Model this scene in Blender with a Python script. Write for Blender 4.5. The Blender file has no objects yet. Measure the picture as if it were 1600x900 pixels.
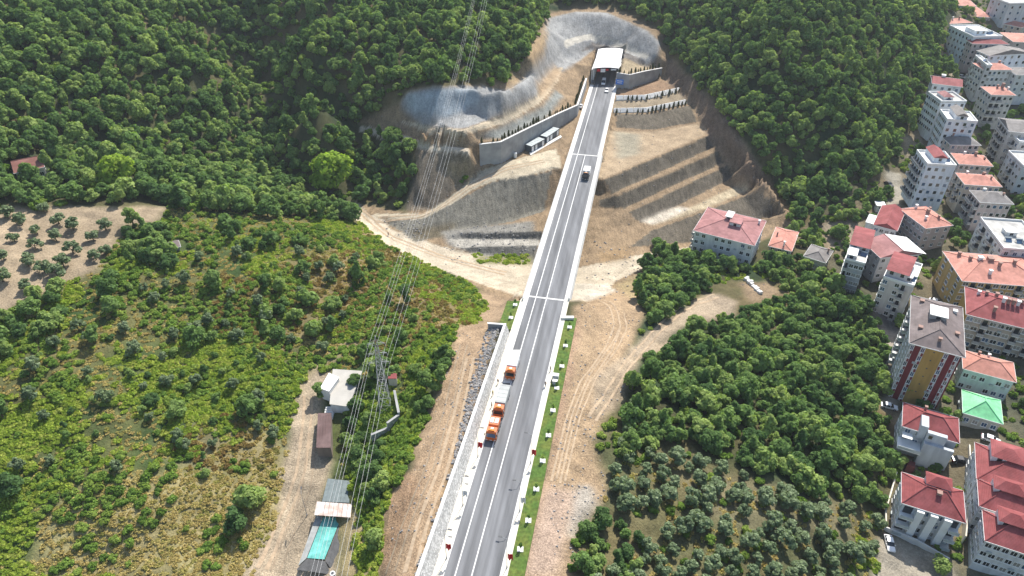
import bpy, bmesh, math, random
import numpy as np
from mathutils import Vector, Matrix
from mathutils.geometry import delaunay_2d_cdt
random.seed(7); rng = np.random.default_rng(7)
S = bpy.context.scene; COL = S.collection
R = math.radians

# ------------------------------------------------------------------ camera, sky, sun, exposure
PITCH = R(35.8); FPX = 1081.0; CZ = 120.0
cP, sP = math.cos(PITCH), math.sin(PITCH)
cam_d = bpy.data.cameras.new('camera'); cam = bpy.data.objects.new('camera', cam_d); COL.objects.link(cam)
cam_d.sensor_width = 36; cam_d.lens = 36*FPX/1600; cam_d.clip_end = 6000; cam_d.clip_start = 1
cam.location = (0, 0, CZ); cam.rotation_euler = (R(90)-PITCH, 0, 0); S.camera = cam
SUN_EL = R(50); SUN_AZ = math.atan2(.41, .91)          # measured from +Y towards +X
w = bpy.data.worlds.new('World'); S.world = w; w.use_nodes = True
nt = w.node_tree; bg = nt.nodes['Background']; sk = nt.nodes.new('ShaderNodeTexSky')
sk.sky_type = 'NISHITA'; sk.sun_disc = False; sk.sun_elevation = SUN_EL; sk.sun_rotation = SUN_AZ
sk.air_density = 1.2; sk.dust_density = 1.5
nt.links.new(sk.outputs[0], bg.inputs[0]); bg.inputs[1].default_value = 0.125
sl = bpy.data.lights.new('sun', 'SUN'); sun = bpy.data.objects.new('sun', sl); COL.objects.link(sun)
sl.energy = 4.9; sl.angle = R(.5); sl.color = (1, .955, .88)
sd = Vector((math.sin(SUN_AZ)*math.cos(SUN_EL), math.cos(SUN_AZ)*math.cos(SUN_EL), math.sin(SUN_EL)))
sun.rotation_euler = sd.to_track_quat('Z', 'Y').to_euler()
S.view_settings.view_transform = 'Standard'; S.view_settings.look = 'None'
S.view_settings.exposure = 0.5; S.view_settings.gamma = 1
S.cycles.max_bounces = 6; S.cycles.diffuse_bounces = 3; S.cycles.use_denoising = True
S.cycles.volume_bounces = 0

# ------------------------------------------------------------------ survey helpers: photo pixel + height -> world
def W(u, v, z):
    a = (450-v)/FPX; rz = -sP+a*cP; d = (z-CZ)/rz
    return ((u-800)/FPX*d, d*(cP+a*sP), z)
def proj(x, y, z):
    dz = z-CZ; fw = cP*y-sP*dz; up = sP*y+cP*dz
    return 800+FPX*x/fw, 450-FPX*up/fw
def hashn(i, j, s):
    n = (i*374761393+j*668265263+s*982451653) & 0x7fffffff
    n = ((n ^ (n >> 13))*1274126177) & 0x7fffffff
    return ((n ^ (n >> 16)) & 0xffff)/65535.0
def vnoise(x, y, s=0):
    xi = np.floor(x).astype(np.int64); yi = np.floor(y).astype(np.int64)
    fx = x-xi; fy = y-yi; fx = fx*fx*(3-2*fx); fy = fy*fy*(3-2*fy)
    a = hashn(xi, yi, s); b = hashn(xi+1, yi, s); c = hashn(xi, yi+1, s); d = hashn(xi+1, yi+1, s)
    return (a*(1-fx)+b*fx)*(1-fy)+(c*(1-fx)+d*fx)*fy
def fbm(x, y, s=0, o=4):
    t = 0; a = .5; n = 0
    for k in range(o):
        t = t+a*vnoise(x*2**k, y*2**k, s+k*17); n += a; a *= .5
    return t/n
def inpoly(px, py, poly):
    px = np.asarray(px, float); py = np.asarray(py, float)
    r = np.zeros(px.shape, bool); n = len(poly)
    for i in range(n):
        x1, y1 = poly[i]; x2, y2 = poly[(i+1) % n]
        if y1 == y2: continue
        c = ((y1 > py) != (y2 > py)) & (px < (x2-x1)*(py-y1)/(y2-y1)+x1)
        r ^= c
    return r

# ------------------------------------------------------------------ mesh builder + tagging
class MB:
    def __init__(s): s.v = []; s.f = []; s.m = []
    def poly(s, pts, mi=0):
        b = len(s.v); s.v += [tuple(p) for p in pts]; s.f.append(tuple(range(b, b+len(pts)))); s.m.append(mi)
    def box(s, x0, x1, y0, y1, z0, z1, mi=0, top=None):
        b = len(s.v); t = top or 0
        s.v += [(x0, y0, z0), (x1, y0, z0), (x1, y1, z0), (x0, y1, z0), (x0+t, y0+t, z1), (x1-t, y0+t, z1), (x1-t, y1-t, z1), (x0+t, y1-t, z1)]
        for q in ((0, 3, 2, 1), (4, 5, 6, 7), (0, 1, 5, 4), (1, 2, 6, 5), (2, 3, 7, 6), (3, 0, 4, 7)):
            s.f.append(tuple(b+i for i in q)); s.m.append(mi)
    def prism(s, poly, z0, z1, mi=0):
        n = len(poly); b = len(s.v)
        s.v += [(x, y, z0) for x, y in poly]+[(x, y, z1) for x, y in poly]
        s.f.append(tuple(range(b+n-1, b-1, -1))); s.f.append(tuple(range(b+n, b+2*n))); s.m += [mi, mi]
        for i in range(n):
            j = (i+1) % n; s.f.append((b+i, b+j, b+n+j, b+n+i)); s.m.append(mi)
    def extr(s, prof, x0, x1, mi=0, inset=None):
        """side profile [(y,z)] (counter-clockwise seen from +x) extruded along x"""
        n = len(prof); b = len(s.v)
        ins = inset or [0]*n
        s.v += [(x0+ins[i], y, z) for i, (y, z) in enumerate(prof)]+[(x1-ins[i], y, z) for i, (y, z) in enumerate(prof)]
        s.f.append(tuple(range(b+n-1, b-1, -1))); s.f.append(tuple(range(b+n, b+2*n))); s.m += [mi, mi]
        for i in range(n):
            j = (i+1) % n; s.f.append((b+i, b+j, b+n+j, b+n+i)); s.m.append(mi)
    def tube(s, a, c, r, n=6, mi=0, r2=None, cap=True):
        a = Vector(a); c = Vector(c); d = (c-a)
        if d.length < 1e-6: return
        d.normalize(); u = d.orthogonal().normalized(); w_ = d.cross(u); b = len(s.v); r2 = r if r2 is None else r2
        for p, rr in ((a, r), (c, r2)):
            for k in range(n):
                t = 2*math.pi*k/n; s.v.append(tuple(p+(u*math.cos(t)+w_*math.sin(t))*rr))
        for k in range(n):
            j = (k+1) % n; s.f.append((b+k, b+j, b+n+j, b+n+k)); s.m.append(mi)
        if cap:
            s.f.append(tuple(range(b+n-1, b-1, -1))); s.f.append(tuple(range(b+n, b+2*n))); s.m += [mi, mi]
    def path(s, pts, r, n=5, mi=0):
        for a, c in zip(pts[:-1], pts[1:]): s.tube(a, c, r, n, mi, cap=False)
    def mesh(s, name, mats, smooth=False):
        me = bpy.data.meshes.new(name); me.from_pydata(s.v, [], s.f)
        for m in (mats if isinstance(mats, (list, tuple)) else [mats]): me.materials.append(m)
        me.polygons.foreach_set('material_index', s.m)
        if smooth: me.polygons.foreach_set('use_smooth', [True]*len(s.f))
        me.update(); return me
    def build(s, name, mats, parent=None, smooth=False, loc=None, rz=0, bevel=0):
        o = link(name, s.mesh(name, mats, smooth), parent, loc, rz)
        if bevel:
            bm = o.modifiers.new('bevel', 'BEVEL'); bm.width = bevel; bm.segments = 2; bm.limit_method = 'ANGLE'
        return o
def link(name, data, parent=None, loc=None, rz=0):
    o = bpy.data.objects.new(name, data); COL.objects.link(o)
    if parent is not None: o.parent = parent
    if loc is not None: o.location = loc
    if rz: o.rotation_euler = (0, 0, rz)
    return o
def thing(name, label, cat, loc=(0, 0, 0), rz=0, group=None):
    o = bpy.data.objects.new(name, None); COL.objects.link(o); o.empty_display_size = .1
    o.location = loc; o.rotation_euler = (0, 0, rz); tag(o, label, cat, group); return o
def tag(o, label=None, cat=None, group=None, kind=None):
    if label: o['label'] = label
    if cat: o['category'] = cat
    if group: o['group'] = group
    if kind: o['kind'] = kind
    return o
def struct(o, label, cat): return tag(o, label, cat, kind='structure')
def dup(root, loc, rz, label=None, group=None, scale=None):
    r = root.copy(); COL.objects.link(r); r.location = loc; r.rotation_euler = (0, 0, rz)
    if scale is not None: r.scale = scale
    if label: r['label'] = label
    if group: r['group'] = group
    for ch in KIDS.get(root.name, ()):
        c = ch.copy(); COL.objects.link(c); c.parent = r
        for g in KIDS.get(ch.name, ()):
            d = g.copy(); COL.objects.link(d); d.parent = c
    return r
KIDS = {}
def note(root):
    KIDS[root.name] = [o for o in root.children]
    for c in root.children: KIDS[c.name] = list(c.children)

# ------------------------------------------------------------------ materials
def nodes(m):
    m.use_nodes = True; t = m.node_tree; return t, t.nodes, t.links
def mat(name, c, rough=.8, var=.15, scale=1.5, bump=0.0, bscale=8, metal=0, rnd=0.0, c2=None, c2scale=.4, detail=6, stretch=None, spec=.3):
    """plain surface with grain: fine noise on the value, an optional second tone in patches, bump"""
    m = bpy.data.materials.new(name); t, n, l = nodes(m); b = n['Principled BSDF']
    b.inputs['Roughness'].default_value = rough; b.inputs['Metallic'].default_value = metal
    b.inputs['Specular IOR Level'].default_value = spec
    tc = n.new('ShaderNodeTexCoord'); co = tc.outputs['Object']
    if stretch:
        mp = n.new('ShaderNodeMapping'); mp.inputs['Scale'].default_value = stretch; l.new(co, mp.inputs[0]); co = mp.outputs[0]
    nz = n.new('ShaderNodeTexNoise'); nz.inputs['Scale'].default_value = scale; nz.inputs['Detail'].default_value = detail; l.new(co, nz.inputs['Vector'])
    mr = n.new('ShaderNodeMapRange'); mr.inputs['From Min'].default_value = .3; mr.inputs['From Max'].default_value = .7
    mr.inputs['To Min'].default_value = 1-var; mr.inputs['To Max'].default_value = 1+var; l.new(nz.outputs[0], mr.inputs[0])
    val = mr.outputs[0]
    if rnd:
        oi = n.new('ShaderNodeObjectInfo'); m2 = n.new('ShaderNodeMapRange'); m2.inputs['To Min'].default_value = 1-rnd; m2.inputs['To Max'].default_value = 1+rnd
        l.new(oi.outputs['Random'], m2.inputs[0]); mm = n.new('ShaderNodeMath'); mm.operation = 'MULTIPLY'; l.new(val, mm.inputs[0]); l.new(m2.outputs[0], mm.inputs[1]); val = mm.outputs[0]
    col = None
    if c2:
        n2 = n.new('ShaderNodeTexNoise'); n2.inputs['Scale'].default_value = c2scale; n2.inputs['Detail'].default_value = 5; l.new(co, n2.inputs['Vector'])
        r2 = n.new('ShaderNodeMapRange'); r2.inputs['From Min'].default_value = .42; r2.inputs['From Max'].default_value = .62; l.new(n2.outputs[0], r2.inputs[0])
        mx = n.new('ShaderNodeMix'); mx.data_type = 'RGBA'; l.new(r2.outputs[0], mx.inputs[0]); mx.inputs[6].default_value = (*c, 1); mx.inputs[7].default_value = (*c2, 1); col = mx.outputs[2]
    vm = n.new('ShaderNodeVectorMath'); vm.operation = 'SCALE'
    if col: l.new(col, vm.inputs[0])
    else: vm.inputs[0].default_value = c
    l.new(val, vm.inputs['Scale']); l.new(vm.outputs[0], b.inputs['Base Color'])
    if bump:
        nb = n.new('ShaderNodeTexNoise'); nb.inputs['Scale'].default_value = bscale; nb.inputs['Detail'].default_value = 5; l.new(co, nb.inputs['Vector'])
        bp = n.new('ShaderNodeBump'); bp.inputs['Strength'].default_value = bump; bp.inputs['Distance'].default_value = .1
        l.new(nb.outputs[0], bp.inputs['Height']); l.new(bp.outputs[0], b.inputs['Normal'])
    return m
def leafmat(name, ca, cb, cc, trans=.35, gloss=.0, isl=.35):
    m = bpy.data.materials.new(name); t, n, l = nodes(m); n.remove(n['Principled BSDF']); out = n['Material Output']
    oi = n.new('ShaderNodeObjectInfo'); ge = n.new('ShaderNodeNewGeometry')
    rp = n.new('ShaderNodeValToRGB'); e = rp.color_ramp.elements
    e[0].color = (*ca, 1); e[0].position = 0; e[1].color = (*cc, 1); e[1].position = 1
    k = rp.color_ramp.elements.new(.5); k.color = (*cb, 1); l.new(oi.outputs['Random'], rp.inputs[0])
    mr = n.new('ShaderNodeMapRange'); mr.inputs['To Min'].default_value = 1.9*(1-isl); mr.inputs['To Max'].default_value = 1.9*(1+isl)
    l.new(ge.outputs['Random Per Island'], mr.inputs[0])
    vm = n.new('ShaderNodeVectorMath'); vm.operation = 'SCALE'; l.new(rp.outputs[0], vm.inputs[0]); l.new(mr.outputs[0], vm.inputs['Scale'])   # colours hold reflected + transmitted light together
    d = n.new('ShaderNodeBsdfDiffuse'); tr = n.new('ShaderNodeBsdfTranslucent'); mx = n.new('ShaderNodeMixShader'); mx.inputs[0].default_value = trans
    l.new(vm.outputs[0], d.inputs[0]); tv = n.new('ShaderNodeVectorMath'); tv.operation = 'MULTIPLY'; tv.inputs[1].default_value = (1.15, 1.25, .55)
    l.new(vm.outputs[0], tv.inputs[0]); l.new(tv.outputs[0], tr.inputs[0]); l.new(d.outputs[0], mx.inputs[1]); l.new(tr.outputs[0], mx.inputs[2])
    last = mx.outputs[0]
    if gloss:
        g = n.new('ShaderNodeBsdfGlossy'); g.inputs['Roughness'].default_value = .55; g.inputs[0].default_value = (.8, .85, .8, 1)
        m3 = n.new('ShaderNodeMixShader'); m3.inputs[0].default_value = gloss; l.new(last, m3.inputs[1]); l.new(g.outputs[0], m3.inputs[2]); last = m3.outputs[0]
    l.new(last, out.inputs[0]); return m
def roofmat(name, c, rnd=.0):
    """clay / metal tile roof: rows of tiles as fine relief, faded patches"""
    m = mat(name, c, .75, .16, .9, rnd=rnd, c2=tuple(min(1, q*1.22+.015) for q in c), c2scale=.25)
    t, n, l = nodes(m); tc = n.new('ShaderNodeTexCoord'); wv = n.new('ShaderNodeTexWave'); wv.bands_direction = 'Z'
    wv.inputs['Scale'].default_value = 2.2; wv.inputs['Distortion'].default_value = .4; l.new(tc.outputs['Object'], wv.inputs[0])
    wx = n.new('ShaderNodeTexWave'); wx.bands_direction = 'X'; wx.inputs['Scale'].default_value = 1.1; l.new(tc.outputs['Object'], wx.inputs[0])
    ad = n.new('ShaderNodeMath'); ad.operation = 'ADD'; l.new(wv.outputs[1], ad.inputs[0]); l.new(wx.outputs[1], ad.inputs[1])
    bp = n.new('ShaderNodeBump'); bp.inputs['Strength'].default_value = .35; bp.inputs['Distance'].default_value = .06
    l.new(ad.outputs[0], bp.inputs['Height']); l.new(bp.outputs[0], n['Principled BSDF'].inputs['Normal']); return m
M = {}
M['asphalt'] = mat('asphalt', (.150, .153, .160), .85, .12, .35, .15, 30, c2=(.19, .193, .20), c2scale=.12, stretch=(1.6, .25, 1))
def worn(m):                                           # dust and tyre-dark bands running along the road line
    t, n, l = nodes(m); b = n['Principled BSDF']; src = b.inputs['Base Color'].links[0].from_socket; tc = n.new('ShaderNodeTexCoord')
    dt = n.new('ShaderNodeVectorMath'); dt.operation = 'DOT_PRODUCT'; dt.inputs[1].default_value = (1, -.2017, 0); l.new(tc.outputs['Object'], dt.inputs[0]); sp = n.new('ShaderNodeSeparateXYZ'); l.new(tc.outputs['Object'], sp.inputs[0])
    my = n.new('ShaderNodeMath'); my.operation = 'MULTIPLY'; my.inputs[1].default_value = .025; l.new(sp.outputs[1], my.inputs[0]); cb = n.new('ShaderNodeCombineXYZ'); l.new(dt.outputs['Value'], cb.inputs[0]); l.new(my.outputs[0], cb.inputs[1])
    nz = n.new('ShaderNodeTexNoise'); nz.inputs['Scale'].default_value = .75; nz.inputs['Detail'].default_value = 6; l.new(cb.outputs[0], nz.inputs['Vector'])
    mr = n.new('ShaderNodeMapRange'); mr.inputs['From Min'].default_value = .32; mr.inputs['From Max'].default_value = .68; mr.inputs['To Min'].default_value = .72; mr.inputs['To Max'].default_value = 1.28; l.new(nz.outputs[0], mr.inputs[0])
    vm = n.new('ShaderNodeVectorMath'); vm.operation = 'SCALE'; l.new(src, vm.inputs[0]); l.new(mr.outputs[0], vm.inputs['Scale']); l.new(vm.outputs[0], b.inputs['Base Color'])
worn(M['asphalt'])
M['paint'] = mat('road_paint', (.72, .72, .70), .6, .12, 1.2)
M['concrete_white'] = mat('pale_concrete', (.66, .65, .62), .8, .08, .6, .1, 10)
M['concrete_cream'] = mat('cream_paving', (.68, .63, .53), .85, .10, .8, .1, 12)
M['concrete'] = mat('grey_concrete', (.36, .36, .35), .85, .14, .35, .2, 6, c2=(.29, .29, .29), c2scale=.2)
M['concrete_dark'] = mat('tunnel_concrete', (.16, .16, .17), .9, .1, .4)
M['stone'] = mat('rubble_stone', (.42, .40, .38), .9, .2, .7, .4, 6, rnd=.25)
M['turf'] = mat('turf', (.075, .135, .025), .95, .35, 1.3, .6, 9, c2=(.12, .15, .03), c2scale=.25)
M['steel'] = mat('galvanised_steel', (.33, .34, .35), .6, .08, 2, metal=.2)
M['steel_dark'] = mat('dark_steel', (.08, .085, .09), .5, .1, 2)
M['white'] = mat('white_paint', (.78, .78, .76), .55, .05, .5)
M['car_white'] = mat('white_car_paint', (.8, .8, .8), .3, .02, 1, spec=.5)
M['car_dark'] = mat('dark_car_paint', (.02, .021, .024), .3, .02, 1, spec=.5)
M['orange'] = mat('orange_truck_paint', (.55, .13, .025), .45, .08, 1.5, spec=.5)
M['blue'] = mat('blue_paint', (.03, .16, .55), .5, .05, 1)
M['red'] = mat('red_cloth', (.55, .02, .025), .8, .08, 1)
M['glass'] = mat('dark_glass', (.02, .025, .03), .08, .02, 1, spec=.8)
M['glass_sky'] = mat('sky_tinted_glass', (.05, .10, .18), .08, .02, 1, spec=.8)  # blue base colour puts the sky's reflection into the truck windscreen
M['tyre'] = mat('tyre_rubber', (.015, .015, .015), .9, .1, 3)
M['bark'] = mat('bark', (.12, .09, .065), .95, .25, 3)
M['grey_sheet'] = mat('grey_cargo_cover', (.42, .43, .41), .6, .08, .7, c2=(.36, .37, .36), c2scale=.5)
M['cont_dark'] = mat('dark_container_paint', (.09, .105, .12), .5, .08, 1)
M['cont_top'] = mat('container_roof', (.42, .46, .46), .55, .12, .8)
M['lamp_glass'] = mat('lamp_lens', (.75, .75, .7), .2, .02, 1)
M['skin'] = mat('skin', (.45, .28, .2), .6, .05, 4)
M['hair'] = mat('dark_hair', (.02, .015, .01), .7, .1, 8)
M['cloth_navy'] = mat('navy_cloth', (.025, .03, .05), .9, .1, 6)
M['cloth_grey'] = mat('grey_cloth', (.2, .2, .22), .9, .1, 6)
M['cloth_yellow'] = mat('yellow_vest', (.6, .6, .05), .8, .1, 6)
# leaves
M['leaf'] = leafmat('broad_leaves', (.052, .092, .034), (.098, .152, .048), (.175, .22, .072), .45)
M['leaf_bright'] = leafmat('bright_leaves', (.13, .19, .03), (.145, .205, .032), (.155, .21, .035), .45)
M['leaf_olive'] = leafmat('olive_leaves', (.070, .098, .048), (.088, .118, .056), (.105, .135, .07), .3, .02)
M['leaf_shrub'] = leafmat('shrub_leaves', (.065, .11, .022), (.10, .155, .03), (.14, .18, .04), .4)
M['leaf_fern'] = leafmat('fern_leaves', (.12, .17, .026), (.17, .215, .034), (.20, .22, .05), .45)
M['leaf_dry'] = leafmat('dry_grass_blades', (.20, .155, .055), (.26, .21, .085), (.17, .16, .045), .3)
M['leaf_rust'] = leafmat('dry_fern_leaves', (.125, .085, .032), (.155, .115, .042), (.12, .12, .035), .4)
M['leaf_cyp'] = leafmat('cypress_leaves', (.035, .042, .018), (.05, .052, .02), (.06, .058, .025), .2)
# ================================================================== TERRAIN
SL = .2017                                             # the road's lean: x = xo + SL*(y-73.8)
def RX(xo, y): return xo+SL*(y-73.8)
TP = []                                                # survey points (x,y,z)
def pts(*a):
    for u, v, z in a: TP.append(W(u, v, z))
def line(*a):
    """break line through (u,v,z) points, densified"""
    p = [np.array(W(*q)) for q in a]
    for s, e in zip(p[:-1], p[1:]):
        n = max(1, int(np.linalg.norm(e-s)/3.0))
        for k in range(n): TP.append(tuple(s+(e-s)*k/n))
    TP.append(tuple(p[-1]))
def wline(a):
    p = [np.array(q, float) for q in a]
    for s, e in zip(p[:-1], p[1:]):
        n = max(1, int(np.linalg.norm(e-s)/2.0))
        for k in range(n): TP.append(tuple(s+(e-s)*k/n))
    TP.append(tuple(p[-1]))
# near hill on the left
pts((0,330,12),(0,480,7),(0,620,1),(0,760,-5),(0,900,-11),(-200,400,17),(-200,620,4),(-200,900,-11),(150,330,10),(150,450,5),(150,600,0),
    (150,750,-6),(150,900,-13),(260,325,7),(300,420,3),(300,550,-2),(300,700,-7),(300,850,-12),(400,340,2),(420,450,-1),(430,560,-4),
    (430,640,-7),(430,750,-11),(410,880,-14),(540,350,-9),(520,420,-4),(520,500,-4),(520,560,-6),(600,395,-11),(600,450,-5),(590,520,-4),
    (680,440,-9),(680,480,-4),(740,462,-8),(740,490,-3),(0,1000,-13),(400,1000,-15),(600,1000,-5),(660,1000,1.5),(-300,1000,-13))
pts((540,600,-7),(505,690,-9.5),(520,760,-11),(510,860,-13),(560,860,-11),(470,700,-9),(480,820,-13),(440,880,-14.5),(600,640,-6),(640,600,-3),
    (610,690,-7),(650,690,-3),(605,790,-5),(590,870,-6))
line((725,515,1.5),(690,600,1.2),(655,700,.8),(620,800,.5),(600,910,.2))
line((750,540,1.8),(720,620,1.8),(690,720,1.8),(660,800,1.8),(625,910,1.8))
# valley road
line((555,325,-15),(575,348,-14.8),(640,385,-14.3),(700,405,-14),(760,428,-13.6),(830,440,-13.2),(900,450,-12.8),(960,457,-12))
line((585,350,-14.8),(650,375,-14.2),(700,392,-14.6),(830,418,-14.8),(900,430,-14.4),(960,432,-14.8),(1000,412,-16.5),(1060,397,-18.5),(1130,392,-19))
line((700,366,-13.4),(726,364,-12.5),(817,363,-11.6),(845,362,-11.4)); line((705,373,-13.9),(726,372,-14),(817,373,-13.6),(845,375,-13.4))
line((715,387,-14.1),(740,386,-13.9),(836,384,-13.3)); line((725,391,-14.6),(735,394,-15.3),(833,405,-15.2))
# grey cut under the dirt ramp
line((584,338,-14),(655,339,-12),(690,324,-9),(735,294,-5),(767,280,-3),(821,274,-1.6),(860,260,-1))
line((677,327,-11),(711,304,-7),(750,271,-3),(784,255,-1.4),(850,225,-.8))
line((600,349,-15),(650,369,-14.5),(700,359,-13.4),(760,351,-12.4),(800,343,-12),(850,326,-11.5))
line((566,197,2),(619,212,4),(671,230,5),(732,238,6))
line((566,192,2.4),(619,204,4.6),(671,222,5.4),(735,230,6.4))
pts((640,322,-12),(600,300,-13),(560,300,-15),(650,280,-4),(610,250,-3),(700,262,0))
# bench road and sprayed rock face
line((630,149,17),(684,136,22),(759,136,22.5),(785,140,22),(812,120,21.5),(840,85,21),(856,60,20.5),(856,28,20))
line((634,175,11),(693,190,12.5),(759,168,13),(811,144,13),(850,112,10.5),(880,90,8.2))
line((660,199,11.2),(671,200,11.5),(724,205,12),(785,184,12),(838,155,10.5),(872,112,8.2),(903,95,6.4))
# bowl over the portal
line((856,28,20),(878,22,20.5),(916,22,20.5),(944,24,20.5),(982,35,19.5),(1010,50,17.5),(1028,65,15),(1027,83,11),(1016,92,8.5))
line((880,62,12.8),(895,60,12.8),(920,54,12.8),(944,59,12.5),(982,72,11.5),(1012,88,9))
line((890,68,12.2),(920,60,12.2),(944,66,12),(982,79,11),(1010,92,8.6))
line((905,92,6.4),(930,78,6.6),(969,84,6.5),(1005,103,5.4),(1030,108,5))
line((870,14,20.2),(916,14,20.4),(950,14,20.4),(1000,28,19.4),(1030,45,17.5))
# right terraces
line((960,140,.4),(985,143,.3),(1033,125,.3),(1060,132,.2))
line((962,153,-.2),(1008,152,-.2),(1066,140,0))
line((958,176,-1.4),(1010,176,-1.4),(1078,161,-1))
line((962,200,-3.4),(1020,205,-3.4),(1088,192,-3))
line((943,281,-3.6),(1026,245,-3.4),(1109,210,-3.4)); line((955,302,-7.6),(1035,267,-7.4),(1112,231,-7.2))
line((962,304,-7.7),(1047,270,-7.6),(1122,235,-7.4)); line((975,326,-11.8),(1052,290,-11.5),(1129,255,-11.2))
line((983,331,-12),(1061,294,-11.7),(1137,257,-11.4)); line((1000,350,-15),(1071,315,-15.2),(1145,279,-15.2))
line((1017,359,-15.4),(1078,337,-15.5),(1150,310,-15.5),(1187,296,-15.4)); line((977,388,-16),(1040,386,-18),(1082,379,-19),(1150,352,-19.2),(1222,337,-18.5))
pts((930,300,-8),(930,325,-11),(950,360,-14.5),(935,380,-14.5))
line((1045,95,6.5),(1070,115,6.5),(1105,150,5.5),(1135,190,3),(1170,235,-1),(1200,280,-7),(1235,330,-14))
line((1036,125,1.5),(1078,160,-.5),(1098,198,-3),(1118,228,-6),(1140,255,-10.6),(1168,288,-15),(1215,332,-18))
# right hill, town, wood
pts((1100,90,14),(1100,0,32),(1000,0,26),(920,0,25),(1200,150,12),(1200,60,30),(1200,0,40),(1300,100,24),(1300,200,6),(1300,270,-8),(1300,0,40),(1400,50,26),(1400,0,34),
    (1400,150,8),(1380,250,-9),(1450,80,13),(1440,180,2),(1480,100,7),(1480,130,3),(1540,60,11),(1600,20,15),(1600,130,2),(1480,220,-5),
    (1430,300,-11),(1550,230,-5),(1400,290,-12),(1390,330,-14),(1480,350,-12.5),(1600,330,-8),(1300,370,-16),(1350,440,-16.5),(1420,490,-16.5),
    (1500,480,-14.5),(1600,500,-12.5),(1390,560,-17),(1400,640,-18),(1500,640,-16),(1600,640,-14),(1400,730,-19),(1500,720,-17),(1600,720,-15),
    (1390,850,-20),(1480,870,-19.5),(1600,880,-17),(1400,1000,-22),(1700,1000,-18),(1800,500,-10),(1800,100,5),(1800,0,16),(1800,-60,22))
pts((1010,430,-13),(1100,430,-16),(1200,430,-16.5),(1100,500,-11),(1050,540,-8),(1000,600,-5),(985,520,-7),(1200,520,-13),(1300,500,-15.5),
    (1150,600,-8),(1300,600,-13.5),(1100,700,-6),(1250,720,-11),(1350,680,-16),(1050,800,-4.5),(1200,850,-9),(1300,850,-14),(1350,800,-17),
    (950,700,-3),(900,850,-1.5),(950,900,-3),(1000,1000,-3),(1200,1000,-9),(905,500,-1),(940,480,-4),(985,470,-8),(900,600,-1),(950,600,-3.2),
    (870,750,-1),(920,760,-1.5),(840,890,-.8))
# hills up left
pts((0,200,22),(0,100,35),(0,0,49),(-200,200,28),(-200,0,56),(200,250,8),(200,150,21),(200,50,37),(200,0,43),(400,250,-8),(300,280,2),(400,60,19),(400,110,7),(405,160,-3),(412,205,-9),(380,0,33),(470,60,33),(500,120,25),(515,165,15),(330,90,26),(320,150,15),(420,0,36),(480,300,-12),(500,230,-8),(550,260,-14),(560,195,2),(480,190,0),(600,130,19),(600,60,29),(600,0,37),(750,120,26),(750,60,31),(750,0,38),(850,0,30),(640,140,19))
for x_, y_, z_ in ((-900,0,-30),(900,0,-35),(0,-300,-25),(-900,900,150),(900,900,130),(0,900,110),(-400,500,85),(0,560,62),(350,560,55),(-500,250,40),(500,300,5),(-300,60,-10),(300,60,-24),
                   (0,30,-4),(-900,450,100),(900,400,10),(-1600,-800,-40),(1600,-800,-40),(-1600,1800,260),(1600,1800,240),(0,1800,240)): TP.append((x_, y_, z_))

def wallpts(px, zb): return [W(u, v, zb_) for (u, v), zb_ in zip(px, zb)]
def offset(poly, d):
    """polyline moved d to its left (xy)"""
    p = [Vector(q[:2]) for q in poly]; out = []
    for i in range(len(p)):
        a = p[max(0, i-1)]; b = p[min(len(p)-1, i+1)]; t = (b-a).normalized(); out.append(Vector((p[i].x-t.y*d, p[i].y+t.x*d)))
    return out
# retaining walls: base line (front face, walking so that the high side is on the left)
WL = wallpts([(750,258),(783,255),(817,236),(873,200),(902,181),(912,150),(916,139)], [-1,-1,-1,-.8,-.3,0,0]); WLT = [7.6,7.9,7.6,5.8,4.6,4.8,5.2]
WR = wallpts([(961.5,137),(982,139.5),(1006,131),(1033,122)], [0,0,0,0]); WRT = [7.3,7.0,6.2,5.0]
for base, tops, zf in ((WL, WLT, 0), (WR, WRT, 0)):
    wline([(p.x, p.y, b[2]) for p, b in zip(offset(base, -.6), base)])
    wline([(p.x, p.y, b[2]) for p, b in zip(offset(base, .3), base)])
    wline([(p.x, p.y, t-.5) for p, t in zip(offset(base, 2.6), tops)])
    wline([(p.x, p.y, t-.4) for p, t in zip(offset(base, 5.0), tops)])

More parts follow.
